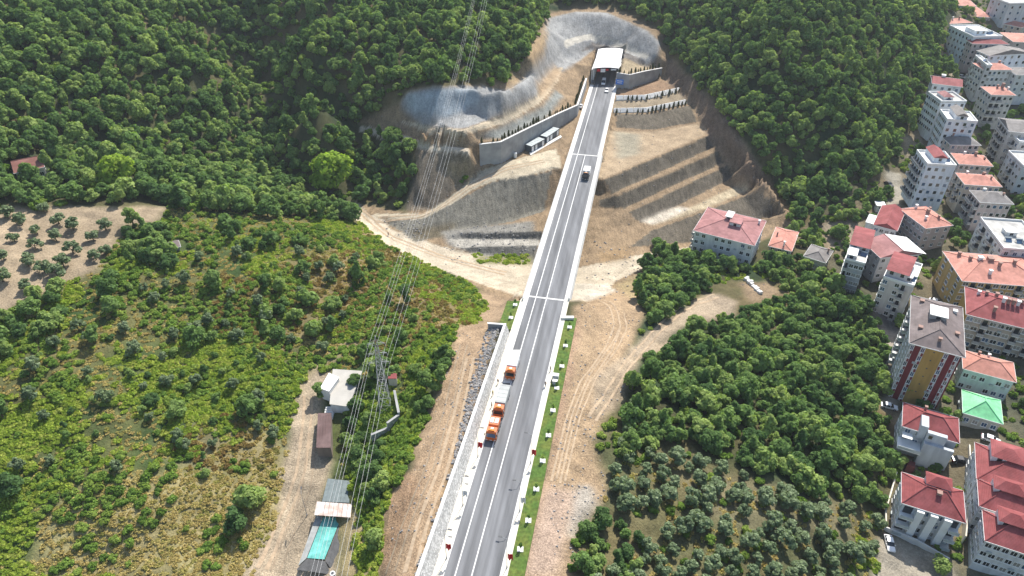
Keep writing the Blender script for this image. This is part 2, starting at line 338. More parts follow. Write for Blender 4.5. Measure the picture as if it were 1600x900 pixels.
def axis(segs):
    out = [segs[0][0]]
    for a, b, s in segs:
        n = max(1, int(round((b-a)/s)))
        out += [a+(b-a)*(k+1)/n for k in range(n)]
    return np.array(out)
XS = axis([(-1600,-900,100),(-900,-420,40),(-420,-300,8),(-300,-110,1.7),(-110,130,.95),(130,250,1.4),(250,400,3),(400,900,50),(900,1600,100)])
YS = axis([(-800,0,60),(0,50,6),(50,130,.85),(130,210,1.0),(210,305,.75),(305,400,1.0),(400,460,3),(460,600,10),(600,1800,80)])
GX, GY = np.meshgrid(XS, YS); NY, NX = GX.shape
def tin(P):
    P = np.array(P); q, idx = np.unique(np.round(P[:, :2], 2), axis=0, return_index=True); P = P[np.sort(idx)]
    vo, eo, fo, ov, oe, of = delaunay_2d_cdt([Vector((p[0], p[1])) for p in P], [], [], 0, 1e-4)
    zz = np.array([P[o[0]][2] if o else 0 for o in ov]); xy = np.array([(v.x, v.y) for v in vo])
    Z = np.full(GX.shape, -20.0)
    for f in fo:
        (x0, y0), (x1, y1), (x2, y2) = xy[f[0]], xy[f[1]], xy[f[2]]
        a0 = np.searchsorted(XS, min(x0, x1, x2)); a1 = np.searchsorted(XS, max(x0, x1, x2), 'right')
        b0 = np.searchsorted(YS, min(y0, y1, y2)); b1 = np.searchsorted(YS, max(y0, y1, y2), 'right')
        if a1 <= a0 or b1 <= b0: continue
        gx = GX[b0:b1, a0:a1]; gy = GY[b0:b1, a0:a1]
        den = (y1-y2)*(x0-x2)+(x2-x1)*(y0-y2)
        if abs(den) < 1e-9: continue
        l0 = ((y1-y2)*(gx-x2)+(x2-x1)*(gy-y2))/den; l1 = ((y2-y0)*(gx-x2)+(x0-x2)*(gy-y2))/den; l2 = 1-l0-l1
        ok = (l0 > -1e-6) & (l1 > -1e-6) & (l2 > -1e-6)
        zv = l0*zz[f[0]]+l1*zz[f[1]]+l2*zz[f[2]]
        Z[b0:b1, a0:a1][ok] = zv[ok]
    return Z
Z = tin(TP)
def blur(A, n, wgt=None):
    for _ in range(n):
        B = A.copy()
        B[1:-1, :] = (A[:-2, :]+2*A[1:-1, :]+A[2:, :])/4
        C = B.copy(); C[:, 1:-1] = (B[:, :-2]+2*B[:, 1:-1]+B[:, 2:])/4
        A = C if wgt is None else A+(C-A)*wgt
    return A
PU, PV = proj(GX, GY, Z)
jit = 5*(fbm(GX*.22, GY*.22, 3)-.5)*2
PU2 = PU+jit*1.2; PV2 = PV+5*(fbm(GX*.22, GY*.22, 9)-.5)*2
CUT = [(560,190),(625,160),(640,140),(760,132),(800,125),(858,22),(900,10),(960,14),(1032,48),(1046,92),(1136,188),(1236,330),(1245,350),(1140,395),(1000,418),(1010,460),
       (945,470),(800,470),(740,446),(565,345),(548,315),(640,335),(655,260),(640,225)]
front = (GY > 40) & (GY < 480)
cut = (inpoly(PU, PV, CUT) & front).astype(float)
XO = GX-SL*(GY-73.8)
nat = 1-np.clip(blur(cut, 3)*1.5, 0, 1)
Z = blur(Z, 46, nat); Z = blur(Z, 1, np.maximum(nat, .15))
bowl = blur(inpoly(PU2, PV2, [(850,60),(852,20),(900,12),(960,14),(1015,45),(1036,70),(1030,95),(1008,102),(968,82),(930,74),(900,92)]).astype(float), 2); Z = blur(Z, 5, bowl)
rock = blur(inpoly(PU2, PV2, [(620,172),(632,145),(690,132),(760,132),(790,138),(812,115),(842,80),(850,55),(880,60),(890,90),(850,118),(811,150),(759,172),(693,194)]).astype(float), 2); Z = blur(Z, 6, rock)
# soil relief
Z += nat*(fbm(GX*.06, GY*.06, 21)-.5)*4.0*front+nat*(fbm(GX*.5, GY*.5, 31, 3)-.5)*.7*front
Z += (1-nat)*((fbm(GX*.3, GY*.3, 41, 4)-.5)*.28+(fbm(GX*1.0, GY*.5, 51, 3)-.5)*.16)
gy_, gx_ = np.gradient(Z, YS, XS); slp = np.hypot(gx_, gy_)
rill_ = np.abs(fbm(GX*.42+fbm(GX*.1, GY*.1, 7)*2, GY*.07, 91, 3)-.5)*4
Z -= (1-nat)*(1-np.maximum(bowl, rock))*np.clip(slp-.3, 0, .7)*(.9-rill_)*1.1*front
# road corridor
def smooth(t): t = np.clip(t, 0, 1); return t*t*(3-2*t)
near = GY <= 161
lz = 2.3+(fbm(GX*.4, GY*.4, 5)-.5)*.5
t = smooth((-17.4-XO)/9); c = (XO < -17.2) & (XO > -26.4) & (GY <= 146)
Z[c] = (lz*(1-t)+Z*t)[c]
c = (XO >= -17.2) & (XO <= 2.6) & (GY <= 161); Z[c] = -.4
c = (XO < -15) & (XO >= -24) & (GY > 146) & (GY <= 166); t = smooth((-15-XO)/8); Z[c] = (-.5*(1-t)+Z*t)[c]
t = smooth((XO-2.6)/7); c = (XO > 2.6) & (XO < 9.6) & (GY <= 161); Z[c] = ((-.75+(fbm(GX*.6, GY*.6, 8)-.5)*.3)*(1-t)+Z*t)[c]
c = (XO > -15) & (XO < -.2) & (GY > 161) & (GY < 258)
ramp = np.maximum(-2.7, np.maximum(-.4-(GY-161)*.8, -.6-(258-GY)*.75)); Z[c] = np.minimum(Z, ramp)[c]
c = (XO > -15.3) & (XO < -.2) & (GY >= 258) & (GY < 368.2); Z[c] = -.4
t = smooth((XO+.2)/4); c = (XO >= -.2) & (XO < 4) & (GY >= 258) & (GY < 330); Z[c] = (np.minimum(-.5, Z)*(1-t)+Z*t)[c]
Z = Z.astype(float)
def hgt(x, y):
    x = np.asarray(x, float); y = np.asarray(y, float)
    i = np.clip(np.searchsorted(XS, x)-1, 0, NX-2); j = np.clip(np.searchsorted(YS, y)-1, 0, NY-2)
    fx = (x-XS[i])/(XS[i+1]-XS[i]); fy = (y-YS[j])/(YS[j+1]-YS[j])
    return (Z[j, i]*(1-fx)+Z[j, i+1]*fx)*(1-fy)+(Z[j+1, i]*(1-fx)+Z[j+1, i+1]*fx)*fy
def hit(u, v):
    """where the sight line of a photo pixel meets the terrain"""
    a = (450-v)/FPX; d = np.arange(70, 760, .4)
    x = (u-800)/FPX*d; y = d*(cP+a*sP); z = CZ+d*(-sP+a*cP)
    k = np.argmax(z < hgt(x, y)); return Vector((x[k], y[k], float(hgt(x[k], y[k]))))
PU, PV = proj(GX, GY, Z); jk = np.where(inpoly(PU, PV, CUT), .18, 1.2); PU2 = PU+jit*jk; PV2 = PV+4*(fbm(GX*.22, GY*.22, 9)-.5)*2*jk/1.2
# ---------------- soil colours by zone: (colour, surface type)
C = np.zeros((NY, NX, 3)); C[:] = (.075, .075, .035)
ZN = np.zeros((NY, NX), int); names = ['hillside', 'dirt_road', 'cut_slope', 'sprayed_rock_face', 'orchard_soil', 'town_ground']
A = np.zeros((NY, NX, 3)); A[..., 1] = 1                # rill, grass mottle, pebbles
def zone(poly, c, zn=None, a=None, soft=1, amt=1.0):
    m = (inpoly(PU2, PV2, poly) & front).astype(float)
    k = blur(m, soft) if soft else m
    k = (k*amt)[..., None]
    C[:] = C*(1-k)+np.array(c)*k
    if a is not None: A[:] = A*(1-k)+np.array(a)*k
    if zn is not None: ZN[m > .5] = zn
HILL = [(-200,328),(0,330),(260,325),(400,335),(560,345),(600,380),(740,448),(760,480),(735,515),(690,590),(655,660),(610,750),(590,900),(590,1000),(-200,1000)]
zone(HILL, (.10,.11,.04), 0, (0,1,0), 4)
zone([(380,430),(500,400),(560,350),(640,400),(740,455),(740,500),(660,520),(640,560),(560,560),(520,520),(420,560),(370,500)], (.21,.16,.08), None, None, 5, .85)
zone([(70,800),(160,745),(300,735),(370,750),(430,690),(440,740),(430,820),(390,900),(200,900),(40,900)], (.29,.245,.115), None, (0,.7,.2), 4)
zone([(230,700),(330,650),(440,680),(440,730),(300,740)], (.24,.20,.10), None, None, 5)
zone([(540,465),(600,470),(560,540),(470,610),(455,640),(440,620),(520,540)], (.30,.24,.13), None, None, 3)
zone([(-200,328),(0,328),(40,322),(262,323),(250,345),(200,352),(170,395),(150,425),(105,440),(60,468),(0,492),(-200,560)], (.41,.32,.215), 4, (0,0,.6), 1)
zone([(470,600),(495,575),(515,580),(500,640),(495,700),(520,720),(505,760),(500,800),(525,850),(530,900),(500,1000),(340,1000),(380,890),(430,820),(440,740),(455,660)], (.46,.37,.26), 1, (0,0,1), 1)
zone([(530,800),(575,790),(600,860),(590,900),(535,900)], (.33,.26,.14), None, (0,.5,.5), 2)
zone([(715,508),(768,503),(760,600),(715,740),(660,900),(630,1000),(570,1000),(600,870),(605,790),(640,740),(665,650),(692,580)], (.46,.325,.205), 1, (0,0,1), 1)
zone([(608,770),(640,735),(655,760),(625,850),(600,900),(592,880)], (.43,.28,.17), None, (.6,0,1), 1)
zone([(740,455),(830,452),(820,470),(795,500),(735,506),(755,480)], (.43,.31,.20), 1, (0,0,1), 1)
zone(CUT, (.345,.25,.155), 2, (.8,0,.8), 1)
zone([(556,310),(575,335),(600,340),(610,358),(690,385),(760,402),(840,415),(870,425),(1000,398),(1080,385),(1090,398),(1010,418),(960,440),(940,470),(830,470),(740,440),(640,408),(590,375),(548,330)], (.62,.53,.40), 1, (0,0,.5), 0)
zone([(845,440),(945,445),(985,465),(940,472),(850,462)], (.66,.59,.48), 1, (0,0,.5), 0)
zone([(600,345),(650,342),(700,322),(770,284),(862,268),(850,330),(800,346),(700,366),(650,378)], (.235,.22,.18), 2, (1,0,.8), 0)
zone([(640,360),(720,345),(690,372),(650,375)], (.16,.135,.09), 2, (1,0,1), 2)
zone([(690,362),(835,345),(840,410),(760,404),(700,384)], (.30,.285,.25), 2, (.6,0,1), 1)
zone([(700,374),(843,374),(843,383),(712,387)], (.47,.44,.38), None, None, 0)
for q in ([(722,364),(845,362),(845,374),(722,372)], [(716,387),(838,384),(836,406),(738,394)]): zone(q, (.17,.165,.15), 2, (1,0,1), 0)
zone([(740,400),(830,400),(830,414),(745,412)], (.30,.28,.14), None, (0,.7,.5), 1)
zone([(584,334),(660,334),(710,303),(750,268),(800,250),(870,232),(878,262),(820,276),(770,283),(737,297),(692,327),(656,343),(590,343)], (.62,.53,.385), 1, (0,0,.5), 0)
zone([(655,235),(735,242),(745,270),(675,328),(635,328)], (.235,.195,.145), 2, (1,0,.8), 1)
zone([(690,255),(735,245),(745,268),(715,295)], (.32,.25,.15), None, None, 2)
zone([(625,165),(635,145),(690,135),(760,135),(790,142),(812,120),(842,85),(858,28),(900,18),(950,20),(1012,48),(1032,66),(1028,88),(1010,106),(965,84),(930,76),(905,95),(870,118),(840,152),(785,180),(724,201),(660,197)], (.36,.36,.35), 3, (.7,0,.2), 1)
zone([(635,150),(700,138),(745,140),(750,160),(695,184),(640,172)], (.40,.45,.48), 3, None, 1)
zone([(622,188),(671,198),(724,202),(785,181),(838,151),(865,108),(880,104),(872,127),(843,162),(790,192),(724,211),(671,208)], (.64,.53,.38), 1, (0,0,.5), 0)
zone([(800,120),(830,70),(858,45),(850,85),(815,125),(795,142)], (.40,.29,.17), 2, (.8,.2,.8), 1)
zone([(838,130),(868,100),(878,115),(860,140),(842,155)], (.45,.33,.21), 2, None, 2)
zone([(740,215),(800,190),(850,165),(868,140),(880,150),(850,190),(800,217)], (.30,.31,.285), 2, (.8,0,.6), 1)
zone([(560,195),(620,208),(672,226),(735,232),(735,242),(671,236),(612,222),(562,204)], (.62,.53,.40), 1, (0,0,.5), 0)
zone([(880,64),(896,58),(920,53),(944,57),(984,70),(1014,87),(1010,94),(982,82),(944,68),(920,62),(898,68),(884,76)], (.62,.58,.50), None, (0,0,.2), 0)
zone([(908,80),(925,66),(945,70),(982,84),(1009,95),(1006,106),(968,84),(930,76)], (.22,.20,.18), 3, (.6,0,.4), 0)
zone([(960,84),(1000,102),(1030,106),(1030,112),(990,118),(962,112)], (.46,.37,.24), 2, (0,0,.8), 1)
zone([(960,138),(1033,124),(1060,138),(1000,152),(960,154)], (.33,.22,.14), 2, (0,0,.8), 1)
zone([(956,155),(1065,142),(1078,160),(1000,176),(956,176)], (.36,.29,.20), 2, (0,0,.8), 1)
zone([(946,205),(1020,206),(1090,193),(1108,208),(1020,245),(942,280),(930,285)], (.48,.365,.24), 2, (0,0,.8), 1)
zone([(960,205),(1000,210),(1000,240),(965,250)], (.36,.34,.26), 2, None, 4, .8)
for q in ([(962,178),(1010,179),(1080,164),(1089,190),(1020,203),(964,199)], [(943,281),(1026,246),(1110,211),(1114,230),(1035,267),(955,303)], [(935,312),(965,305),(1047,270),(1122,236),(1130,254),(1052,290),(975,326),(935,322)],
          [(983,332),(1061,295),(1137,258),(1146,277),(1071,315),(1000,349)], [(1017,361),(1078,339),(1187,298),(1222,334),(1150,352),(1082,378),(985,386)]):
    zone(q, (.165,.142,.108), 2, (1,0,.8), 0)  # grey-brown faces, darkened further for shade that haze and fill wash out
zone([(1020,352),(1100,315),(1150,290),(1180,290),(1150,306),(1078,335)], (.52,.43,.29), None, None, 1)
zone([(1000,345),(1060,322),(1080,326),(1020,352)], (.70,.62,.50), None, None, 1)
zone([(1038,92),(1050,95),(1140,190),(1205,290),(1175,290),(1110,222),(1085,165),(1040,128)], (.25,.18,.125), 2, (.8,0,.8), 1)
zone([(935,395),(980,385),(985,405),(940,412)], (.36,.25,.14), None, None, 2)
zone([(898,478),(1010,438),(1005,500),(975,560),(955,620),(930,690),(962,740),(935,820),(890,900),(870,1000),(770,1000),(848,760)], (.46,.33,.205), 1, (0,0,1), 1)
zone([(885,498),(905,500),(893,580),(860,740),(830,900),(800,900),(855,740)], (.46,.31,.21), None, (0,0,1), 1)
zone([(893,770),(925,755),(938,790),(900,850),(880,830)], (.47,.42,.35), None, (0,0,1), 1)
zone([(850,765),(900,765),(885,830),(870,900),(815,900)], (.50,.37,.28), None, (0,0,1), 2)
zone([(962,445),(1005,425),(1012,445),(990,470)], (.40,.31,.17), None, None, 2)
zone([(925,590),(990,545),(1050,530),(1060,545),(1000,560),(960,640),(925,660)], (.42,.33,.23), 1, (0,0,.8), 1)
zone([(985,548),(1020,515),(1080,475),(1110,458),(1150,470),(1145,498),(1080,500),(1040,530),(1000,560)], (.44,.35,.25), 1, (0,0,.8), 1)
zone([(1155,445),(1200,440),(1220,460),(1175,475)], (.33,.24,.15), 1, (0,0,.8), 1)
zone([(925,690),(955,650),(1000,650),(1100,720),(1250,760),(1380,790),(1380,1000),(890,1000),(900,840),(955,770)], (.17,.155,.075), 4, (0,.8,.4), 3)
zone([(1060,730),(1180,750),(1330,790),(1330,850),(1180,830),(1080,800)], (.27,.225,.135), 4, (0,.4,.6), 4, .6)
TOWN = [(1500,0),(1470,80),(1440,190),(1400,260),(1330,300),(1240,370),(1300,430),(1390,480),(1390,640),(1400,760),(1370,830),(1370,1000),(1800,1000),(1800,-50),(1520,-50)]
zone(TOWN, (.17,.15,.095), 5, (0,.8,.4), 2)
zone([(1468,85),(1478,80),(1500,105),(1498,120),(1482,120)], (.50,.42,.30), 1, (0,0,.6), 1)
zone([(1405,215),(1440,200),(1450,235),(1420,260)], (.38,.32,.22), None, None, 2)
zone([(1385,268),(1408,272),(1412,310),(1400,335),(1378,335),(1390,300)], (.46,.42,.34), 1, (0,0,.5), 1)
zone([(1285,350),(1345,345),(1355,375),(1300,390)], (.36,.30,.22), 5, (0,.3,.8), 2)
zone([(1362,480),(1400,485),(1415,560),(1395,640),(1380,640),(1386,560)], (.38,.33,.27), 5, (0,0,.5), 1)
zone([(1365,482),(1400,487),(1410,520),(1388,515)], (.16,.155,.15), None, (0,0,.3), 1)
zone([(1365,900),(1372,850),(1385,835),(1480,870),(1490,900),(1480,1000),(1360,1000)], (.42,.37,.29), 5, (0,0,.5), 1)
zone([(1395,640),(1420,650),(1425,735),(1405,735)], (.34,.28,.19), 5, (0,.4,.5), 2)
# worn patches, tone drift inside every zone
dr = (fbm(GX*.05, GY*.05, 61)-.5)*.4+(fbm(GX*.35, GY*.35, 71)-.5)*.45
C *= (1+dr)[..., None]
gm = ((fbm(GX*.06, GY*.06, 81)-.5)*2.2*A[..., 1])[..., None]
C[ZN != 0] *= .78
C = np.clip(C+np.clip(gm, -.5, .7)*np.array((.10, .055, .03)), .012, .8)
vid = np.arange(NY*NX).reshape(NY, NX)
Q = np.stack([vid[:-1, :-1], vid[:-1, 1:], vid[1:, 1:], vid[1:, :-1]], -1).reshape(-1, 4)
FZ = ZN[:-1, :-1].reshape(-1)
V = np.stack([GX, GY, Z], -1).reshape(-1, 3); Cf = C.reshape(-1, 3); Af = A.reshape(-1, 3)
def groundmat():
    m = bpy.data.materials.new('soil'); t, n, l = nodes(m); b = n['Principled BSDF']; b.inputs['Roughness'].default_value = .95; b.inputs['Specular IOR Level'].default_value = .15
    at = n.new('ShaderNodeAttribute'); at.attribute_name = 'soil'; am = n.new('ShaderNodeAttribute'); am.attribute_name = 'surf'
    sp = n.new('ShaderNodeSeparateColor'); l.new(am.outputs['Color'], sp.inputs[0]); tc = n.new('ShaderNodeTexCoord')
    def noise(sc, det, mp=None):
        x = n.new('ShaderNodeTexNoise'); x.inputs['Scale'].default_value = sc; x.inputs['Detail'].default_value = det
        if mp:
            q = n.new('ShaderNodeMapping'); q.inputs['Scale'].default_value = mp; l.new(tc.outputs['Object'], q.inputs[0]); l.new(q.outputs[0], x.inputs['Vector'])
        else: l.new(tc.outputs['Object'], x.inputs['Vector'])
        return x.outputs[0]
    def rng_(s, a, b_, lo, hi):
        x = n.new('ShaderNodeMapRange'); x.inputs['From Min'].default_value = a; x.inputs['From Max'].default_value = b_; x.inputs['To Min'].default_value = lo; x.inputs['To Max'].default_value = hi; l.new(s, x.inputs[0]); return x.outputs[0]
    def mul(a, b_):
        x = n.new('ShaderNodeMath'); x.operation = 'MULTIPLY'; l.new(a, x.inputs[0])
        if isinstance(b_, float): x.inputs[1].default_value = b_
        else: l.new(b_, x.inputs[1])
        return x.outputs[0]
    def add(a, b_):
        x = n.new('ShaderNodeMath'); x.operation = 'ADD'; l.new(a, x.inputs[0]); l.new(b_, x.inputs[1]) if not isinstance(b_, float) else None
        if isinstance(b_, float): x.inputs[1].default_value = b_
        return x.outputs[0]
    fine = rng_(noise(1.4, 8), .3, .7, -.18, .18); mid = rng_(noise(.28, 5), .3, .7, -.14, .14)
    rill = mul(rng_(noise(.9, 6, (1, .3, .3)), .3, .7, -.2, .2), sp.outputs[0])
    peb = mul(rng_(noise(3.6, 4), .35, .72, -.34, .36), sp.outputs[2])
    f = add(add(add(add(fine, mid), rill), peb), 1.0)
    vm = n.new('ShaderNodeVectorMath'); vm.operation = 'SCALE'; l.new(at.outputs['Color'], vm.inputs[0]); l.new(f, vm.inputs['Scale']); l.new(vm.outputs[0], b.inputs['Base Color'])
    hb = add(add(mul(noise(2.2, 8), .5), mul(noise(.9, 6, (1, .3, .3)), sp.outputs[0])), mul(noise(6, 4), .25))
    bp = n.new('ShaderNodeBump'); bp.inputs['Strength'].default_value = .9; bp.inputs['Distance'].default_value = .5; l.new(hb, bp.inputs['Height']); l.new(bp.outputs[0], b.inputs['Normal'])
    return m
M['soil'] = groundmat()
glabels = [('green and dry hillside ground under the scrub and woods', 'hillside'), ('pale dusty dirt road and bare track', 'dirt road'), ('brown terraced cut slope beside the new road', 'slope'),
           ('grey sprayed concrete rock face above the tunnel mouth', 'rock face'), ('tan bare orchard soil under the olive trees', 'soil'), ('ground between the apartment blocks', 'ground')]
for zi, nm in enumerate(names):
    f = Q[FZ == zi]
    if not len(f): continue
    us, inv = np.unique(f, return_inverse=True); inv = inv.reshape(f.shape)
    me = bpy.data.meshes.new(nm); me.vertices.add(len(us)); me.vertices.foreach_set('co', V[us].astype(np.float32).ravel())
    me.loops.add(inv.size); me.loops.foreach_set('vertex_index', inv.ravel().astype(np.int32)); me.polygons.add(len(f))
    me.polygons.foreach_set('loop_start', np.arange(0, inv.size, 4, dtype=np.int32)); me.polygons.foreach_set('loop_total', np.full(len(f), 4, np.int32))
    me.polygons.foreach_set('use_smooth', np.ones(len(f), bool)); me.update(calc_edges=True)
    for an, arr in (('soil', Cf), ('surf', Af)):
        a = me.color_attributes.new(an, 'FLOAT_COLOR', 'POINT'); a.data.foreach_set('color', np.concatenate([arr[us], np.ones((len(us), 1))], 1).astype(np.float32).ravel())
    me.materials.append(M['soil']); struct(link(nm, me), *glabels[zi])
# ================================================================== ROAD, BRIDGE, WALLS
def strip(name, xo0, xo1, y0, y1, z, m, label, cat, thick=.3, n=None, kind='structure', parent=None):
    """a slab that follows the road line, between two offsets"""
    b = MB(); n = n or max(1, int((y1-y0)/8))
    for k in range(n):
        ya = y0+(y1-y0)*k/n; yb = y0+(y1-y0)*(k+1)/n
        b.poly([(RX(xo0, ya), ya, z), (RX(xo1, ya), ya, z), (RX(xo1, yb), yb, z), (RX(xo0, yb), yb, z)])
        b.poly([(RX(xo0, ya), ya, z-thick), (RX(xo0, ya), ya, z), (RX(xo0, yb), yb, z), (RX(xo0, yb), yb, z-thick)])
        b.poly([(RX(xo1, ya), ya, z), (RX(xo1, ya), ya, z-thick), (RX(xo1, yb), yb, z-thick), (RX(xo1, yb), yb, z)])
    for y in (y0, y1): b.poly([(RX(xo0, y), y, z-thick), (RX(xo1, y), y, z-thick), (RX(xo1, y), y, z), (RX(xo0, y), y, z)])
    o = b.build(name, m, parent)
    if parent is None: tag(o, label, cat, kind=kind)
    return o
strip('road', -12.87, -2.3, 30, 367.5, 0, M['asphalt'], 'grey asphalt road running up to the tunnel', 'road')
for xo, y1 in ((-10.75, 341), (-7.6, 258)):
    strip('lane_line', xo-.11, xo+.11, 30, y1, .006, M['paint'], 'white painted lane line on the asphalt', 'road marking', .004)
strip('lane_line', -2.62, -2.48, 258, 340, .006, M['paint'], 'white painted edge line before the tunnel', 'road marking', .004)
for ya, yb in ((161, 161.6), (258, 258.6)):
    b = MB(); b.poly([(RX(-12.8, ya+1), ya+1, .01), (RX(-2.35, ya-1), ya-1, .01), (RX(-2.35, yb-1), yb-1, .01), (RX(-12.8, yb+1), yb+1, .01)])
    struct(b.build('expansion_joint', M['concrete_white']), 'pale expansion joint across the road at the end of the bridge', 'joint')
strip('sidewalk', -15.0, -12.87, 30, 161, .14, M['concrete_cream'], 'cream pavement along the stone wall', 'pavement')
strip('sidewalk', -2.3, -.86, 30, 161, .14, M['concrete_cream'], 'cream pavement beside the grass verge', 'pavement')
strip('sidewalk', -14.6, -12.87, 258, 341, .16, M['concrete_white'], 'white pavement leading to the tunnel under the retaining wall', 'pavement')
strip('sidewalk', -2.3, -.9, 258, 341, .16, M['concrete_white'], 'white pavement leading to the tunnel beside the terraces', 'pavement')
strip('kerb', -13.05, -12.83, 30, 161, .17, M['concrete_white'], 'pale kerb', 'kerb'); strip('kerb', -2.34, -2.12, 30, 161, .17, M['concrete_white'], 'pale kerb beside the pavement', 'kerb')
strip('concrete_apron', -12.8, -10.95, 126, 138.5, .012, M['concrete_white'], 'white concrete apron at the start of the lay-by', 'apron', .02)
strip('grass_verge', -.84, 2.35, 30, 152, .05, M['turf'], 'narrow strip of green turf along the right pavement', 'verge', .9)
strip('grass_verge', -18.8, -15.02, 147, 160, .02, M['turf'], 'short strip of green turf above the end of the stone wall', 'verge', .9)
# bridge
br = thing('road_bridge', 'long straight concrete road bridge with white parapets crossing the dirt valley', 'bridge', (RX(-7.5, 210), 210, 0))
def inv(o): o.matrix_parent_inverse = Matrix.Translation(-br.location); return o
inv(strip('deck', -14.6, -.4, 161, 258, -.32, M['concrete'], '', '', .5, parent=br))
for xo in (-13.2, -9.4, -5.6, -1.8):
    inv(strip('girder', xo-.4, xo+.4, 161.2, 257.8, -.84, M['concrete'], '', '', 1.5, parent=br))
for xa, xb in ((-14.1, -12.86), (-2.31, -1.2)): inv(strip('walkway', xa, xb, 161, 258, .16, M['concrete_white'], '', '', .45, parent=br))
for xa, xb in ((-14.5, -14.1), (-1.2, -.8)): inv(strip('parapet', xa, xb, 160, 259, .95, M['concrete_white'], '', '', 1.4, parent=br))
for xa in (-14.3, -1.0):
    b = MB()
    for y in np.arange(160.5, 259, 3): b.tube((RX(xa, y), y, .9), (RX(xa, y), y, 1.55), .04, 5)
    for z in (1.2, 1.5): b.tube((RX(xa, 160.5), 160.5, z), (RX(xa, 258.5), 258.5, z), .035, 5)
    o = b.build('handrail', M['steel'], br); inv(o)
for y in (184, 209, 234):
    b = MB(); x = RX(-7.6, y)
    for dx in (-4, 4): b.tube((x+dx, y, float(hgt(x+dx, y))-1), (x+dx, y, -3.3), .8, 12)
    b.box(x-6.4, x+6.4, y-1, y+1, -3.4, -2.36); inv(b.build('pier', M['concrete'], br))
for y0, y1 in ((158.6, 160.9), (258.1, 260.4)):
    b = MB(); b.prism([(RX(-14.6, y0), y0), (RX(-.4, y0), y0), (RX(-.4, y1), y1), (RX(-14.6, y1), y1)], -5, -.45); inv(b.build('abutment', M['concrete'], br))
# stone-faced wall on the left
sw = thing('stone_wall', 'sloping stone faced retaining wall with white coping left of the road', 'wall', (RX(-16, 90), 90, 0))
def stonemat():
    m = bpy.data.materials.new('stone_facing'); t, n, l = nodes(m); b = n['Principled BSDF']; b.inputs['Roughness'].default_value = .9
    tc = n.new('ShaderNodeTexCoord'); vo = n.new('ShaderNodeTexVoronoi'); vo.inputs['Scale'].default_value = 2.6; l.new(tc.outputs['Object'], vo.inputs['Vector'])
    v2 = n.new('ShaderNodeTexVoronoi'); v2.feature = 'DISTANCE_TO_EDGE'; v2.inputs['Scale'].default_value = 2.6; l.new(tc.outputs['Object'], v2.inputs['Vector'])
    sp = n.new('ShaderNodeSeparateColor'); l.new(vo.outputs['Color'], sp.inputs[0])
    mr = n.new('ShaderNodeMapRange'); mr.inputs['To Min'].default_value = .34; mr.inputs['To Max'].default_value = .66; l.new(sp.outputs[0], mr.inputs[0])
    m2 = n.new('ShaderNodeMapRange'); m2.inputs['From Max'].default_value = .09; m2.inputs['To Min'].default_value = .55; l.new(v2.outputs[0], m2.inputs[0])
    mm = n.new('ShaderNodeMath'); mm.operation = 'MULTIPLY'; l.new(mr.outputs[0], mm.inputs[0]); l.new(m2.outputs[0], mm.inputs[1])
    vm = n.new('ShaderNodeVectorMath'); vm.operation = 'SCALE'; vm.inputs[0].default_value = (1, .985, .95); l.new(mm.outputs[0], vm.inputs['Scale']); l.new(vm.outputs[0], b.inputs['Base Color'])
    bp = n.new('ShaderNodeBump'); bp.inputs['Strength'].default_value = .8; bp.inputs['Distance'].default_value = .08; l.new(m2.outputs[0], bp.inputs['Height']); l.new(bp.outputs[0], b.inputs['Normal']); return m
M['stone_facing'] = stonemat()
def walltop(y): return 3.4 if y < 136 else 3.4
b = MB(); ys = list(np.arange(30, 141, 6))+[145.3]
def sec(y):                                            # wall section at y: foot, top front, top back, back foot
    k = (y-30)/115; xt = -17.0+1.0*k
    return [(RX(-15.02, y), y, -.4), (RX(-15.02, y), y, .1), (RX(xt, y), y, 3.3), (RX(xt-.6, y), y, 3.3), (RX(xt-.6, y), y, -.4)]
for ya, yb in zip(ys[:-1], ys[1:]):
    A_, B_ = sec(ya), sec(yb)
    for i in range(4): b.poly([A_[i], A_[i+1], B_[i+1], B_[i]][::-1])
b.poly(sec(ys[-1])[::-1]); b.poly(sec(ys[0]))
o = b.build('stone_face', M['stone_facing'], sw); o.matrix_parent_inverse = Matrix.Translation(-sw.location)
b = MB()
for ya, yb in zip(ys[:-1], ys[1:]):
    ka = -17+(ya-30)/115; kb = -17+(yb-30)/115
    q = [(RX(ka+.06, ya), ya), (RX(kb+.06, yb), yb), (RX(kb-.64, yb), yb), (RX(ka-.64, ya), ya)]
    b.prism(q[::-1], 3.303, 3.5)
yb = 145.3; xr = RX(-16.64, yb); b.prism([(xr-4.4, yb-.1), (xr, yb-.6), (xr, yb), (xr-4.4, yb+.5)], 3.31, 3.5)
o = b.build('coping', M['concrete_white'], sw); o.matrix_parent_inverse = Matrix.Translation(-sw.location)
b = MB(); b.prism([(xr-4.3, yb), (xr, yb-.5), (xr, yb-.1), (xr-4.3, yb+.4)], -.5, 3.3)
o = b.build('return_wall', M['concrete'], sw); o.matrix_parent_inverse = Matrix.Translation(-sw.location)
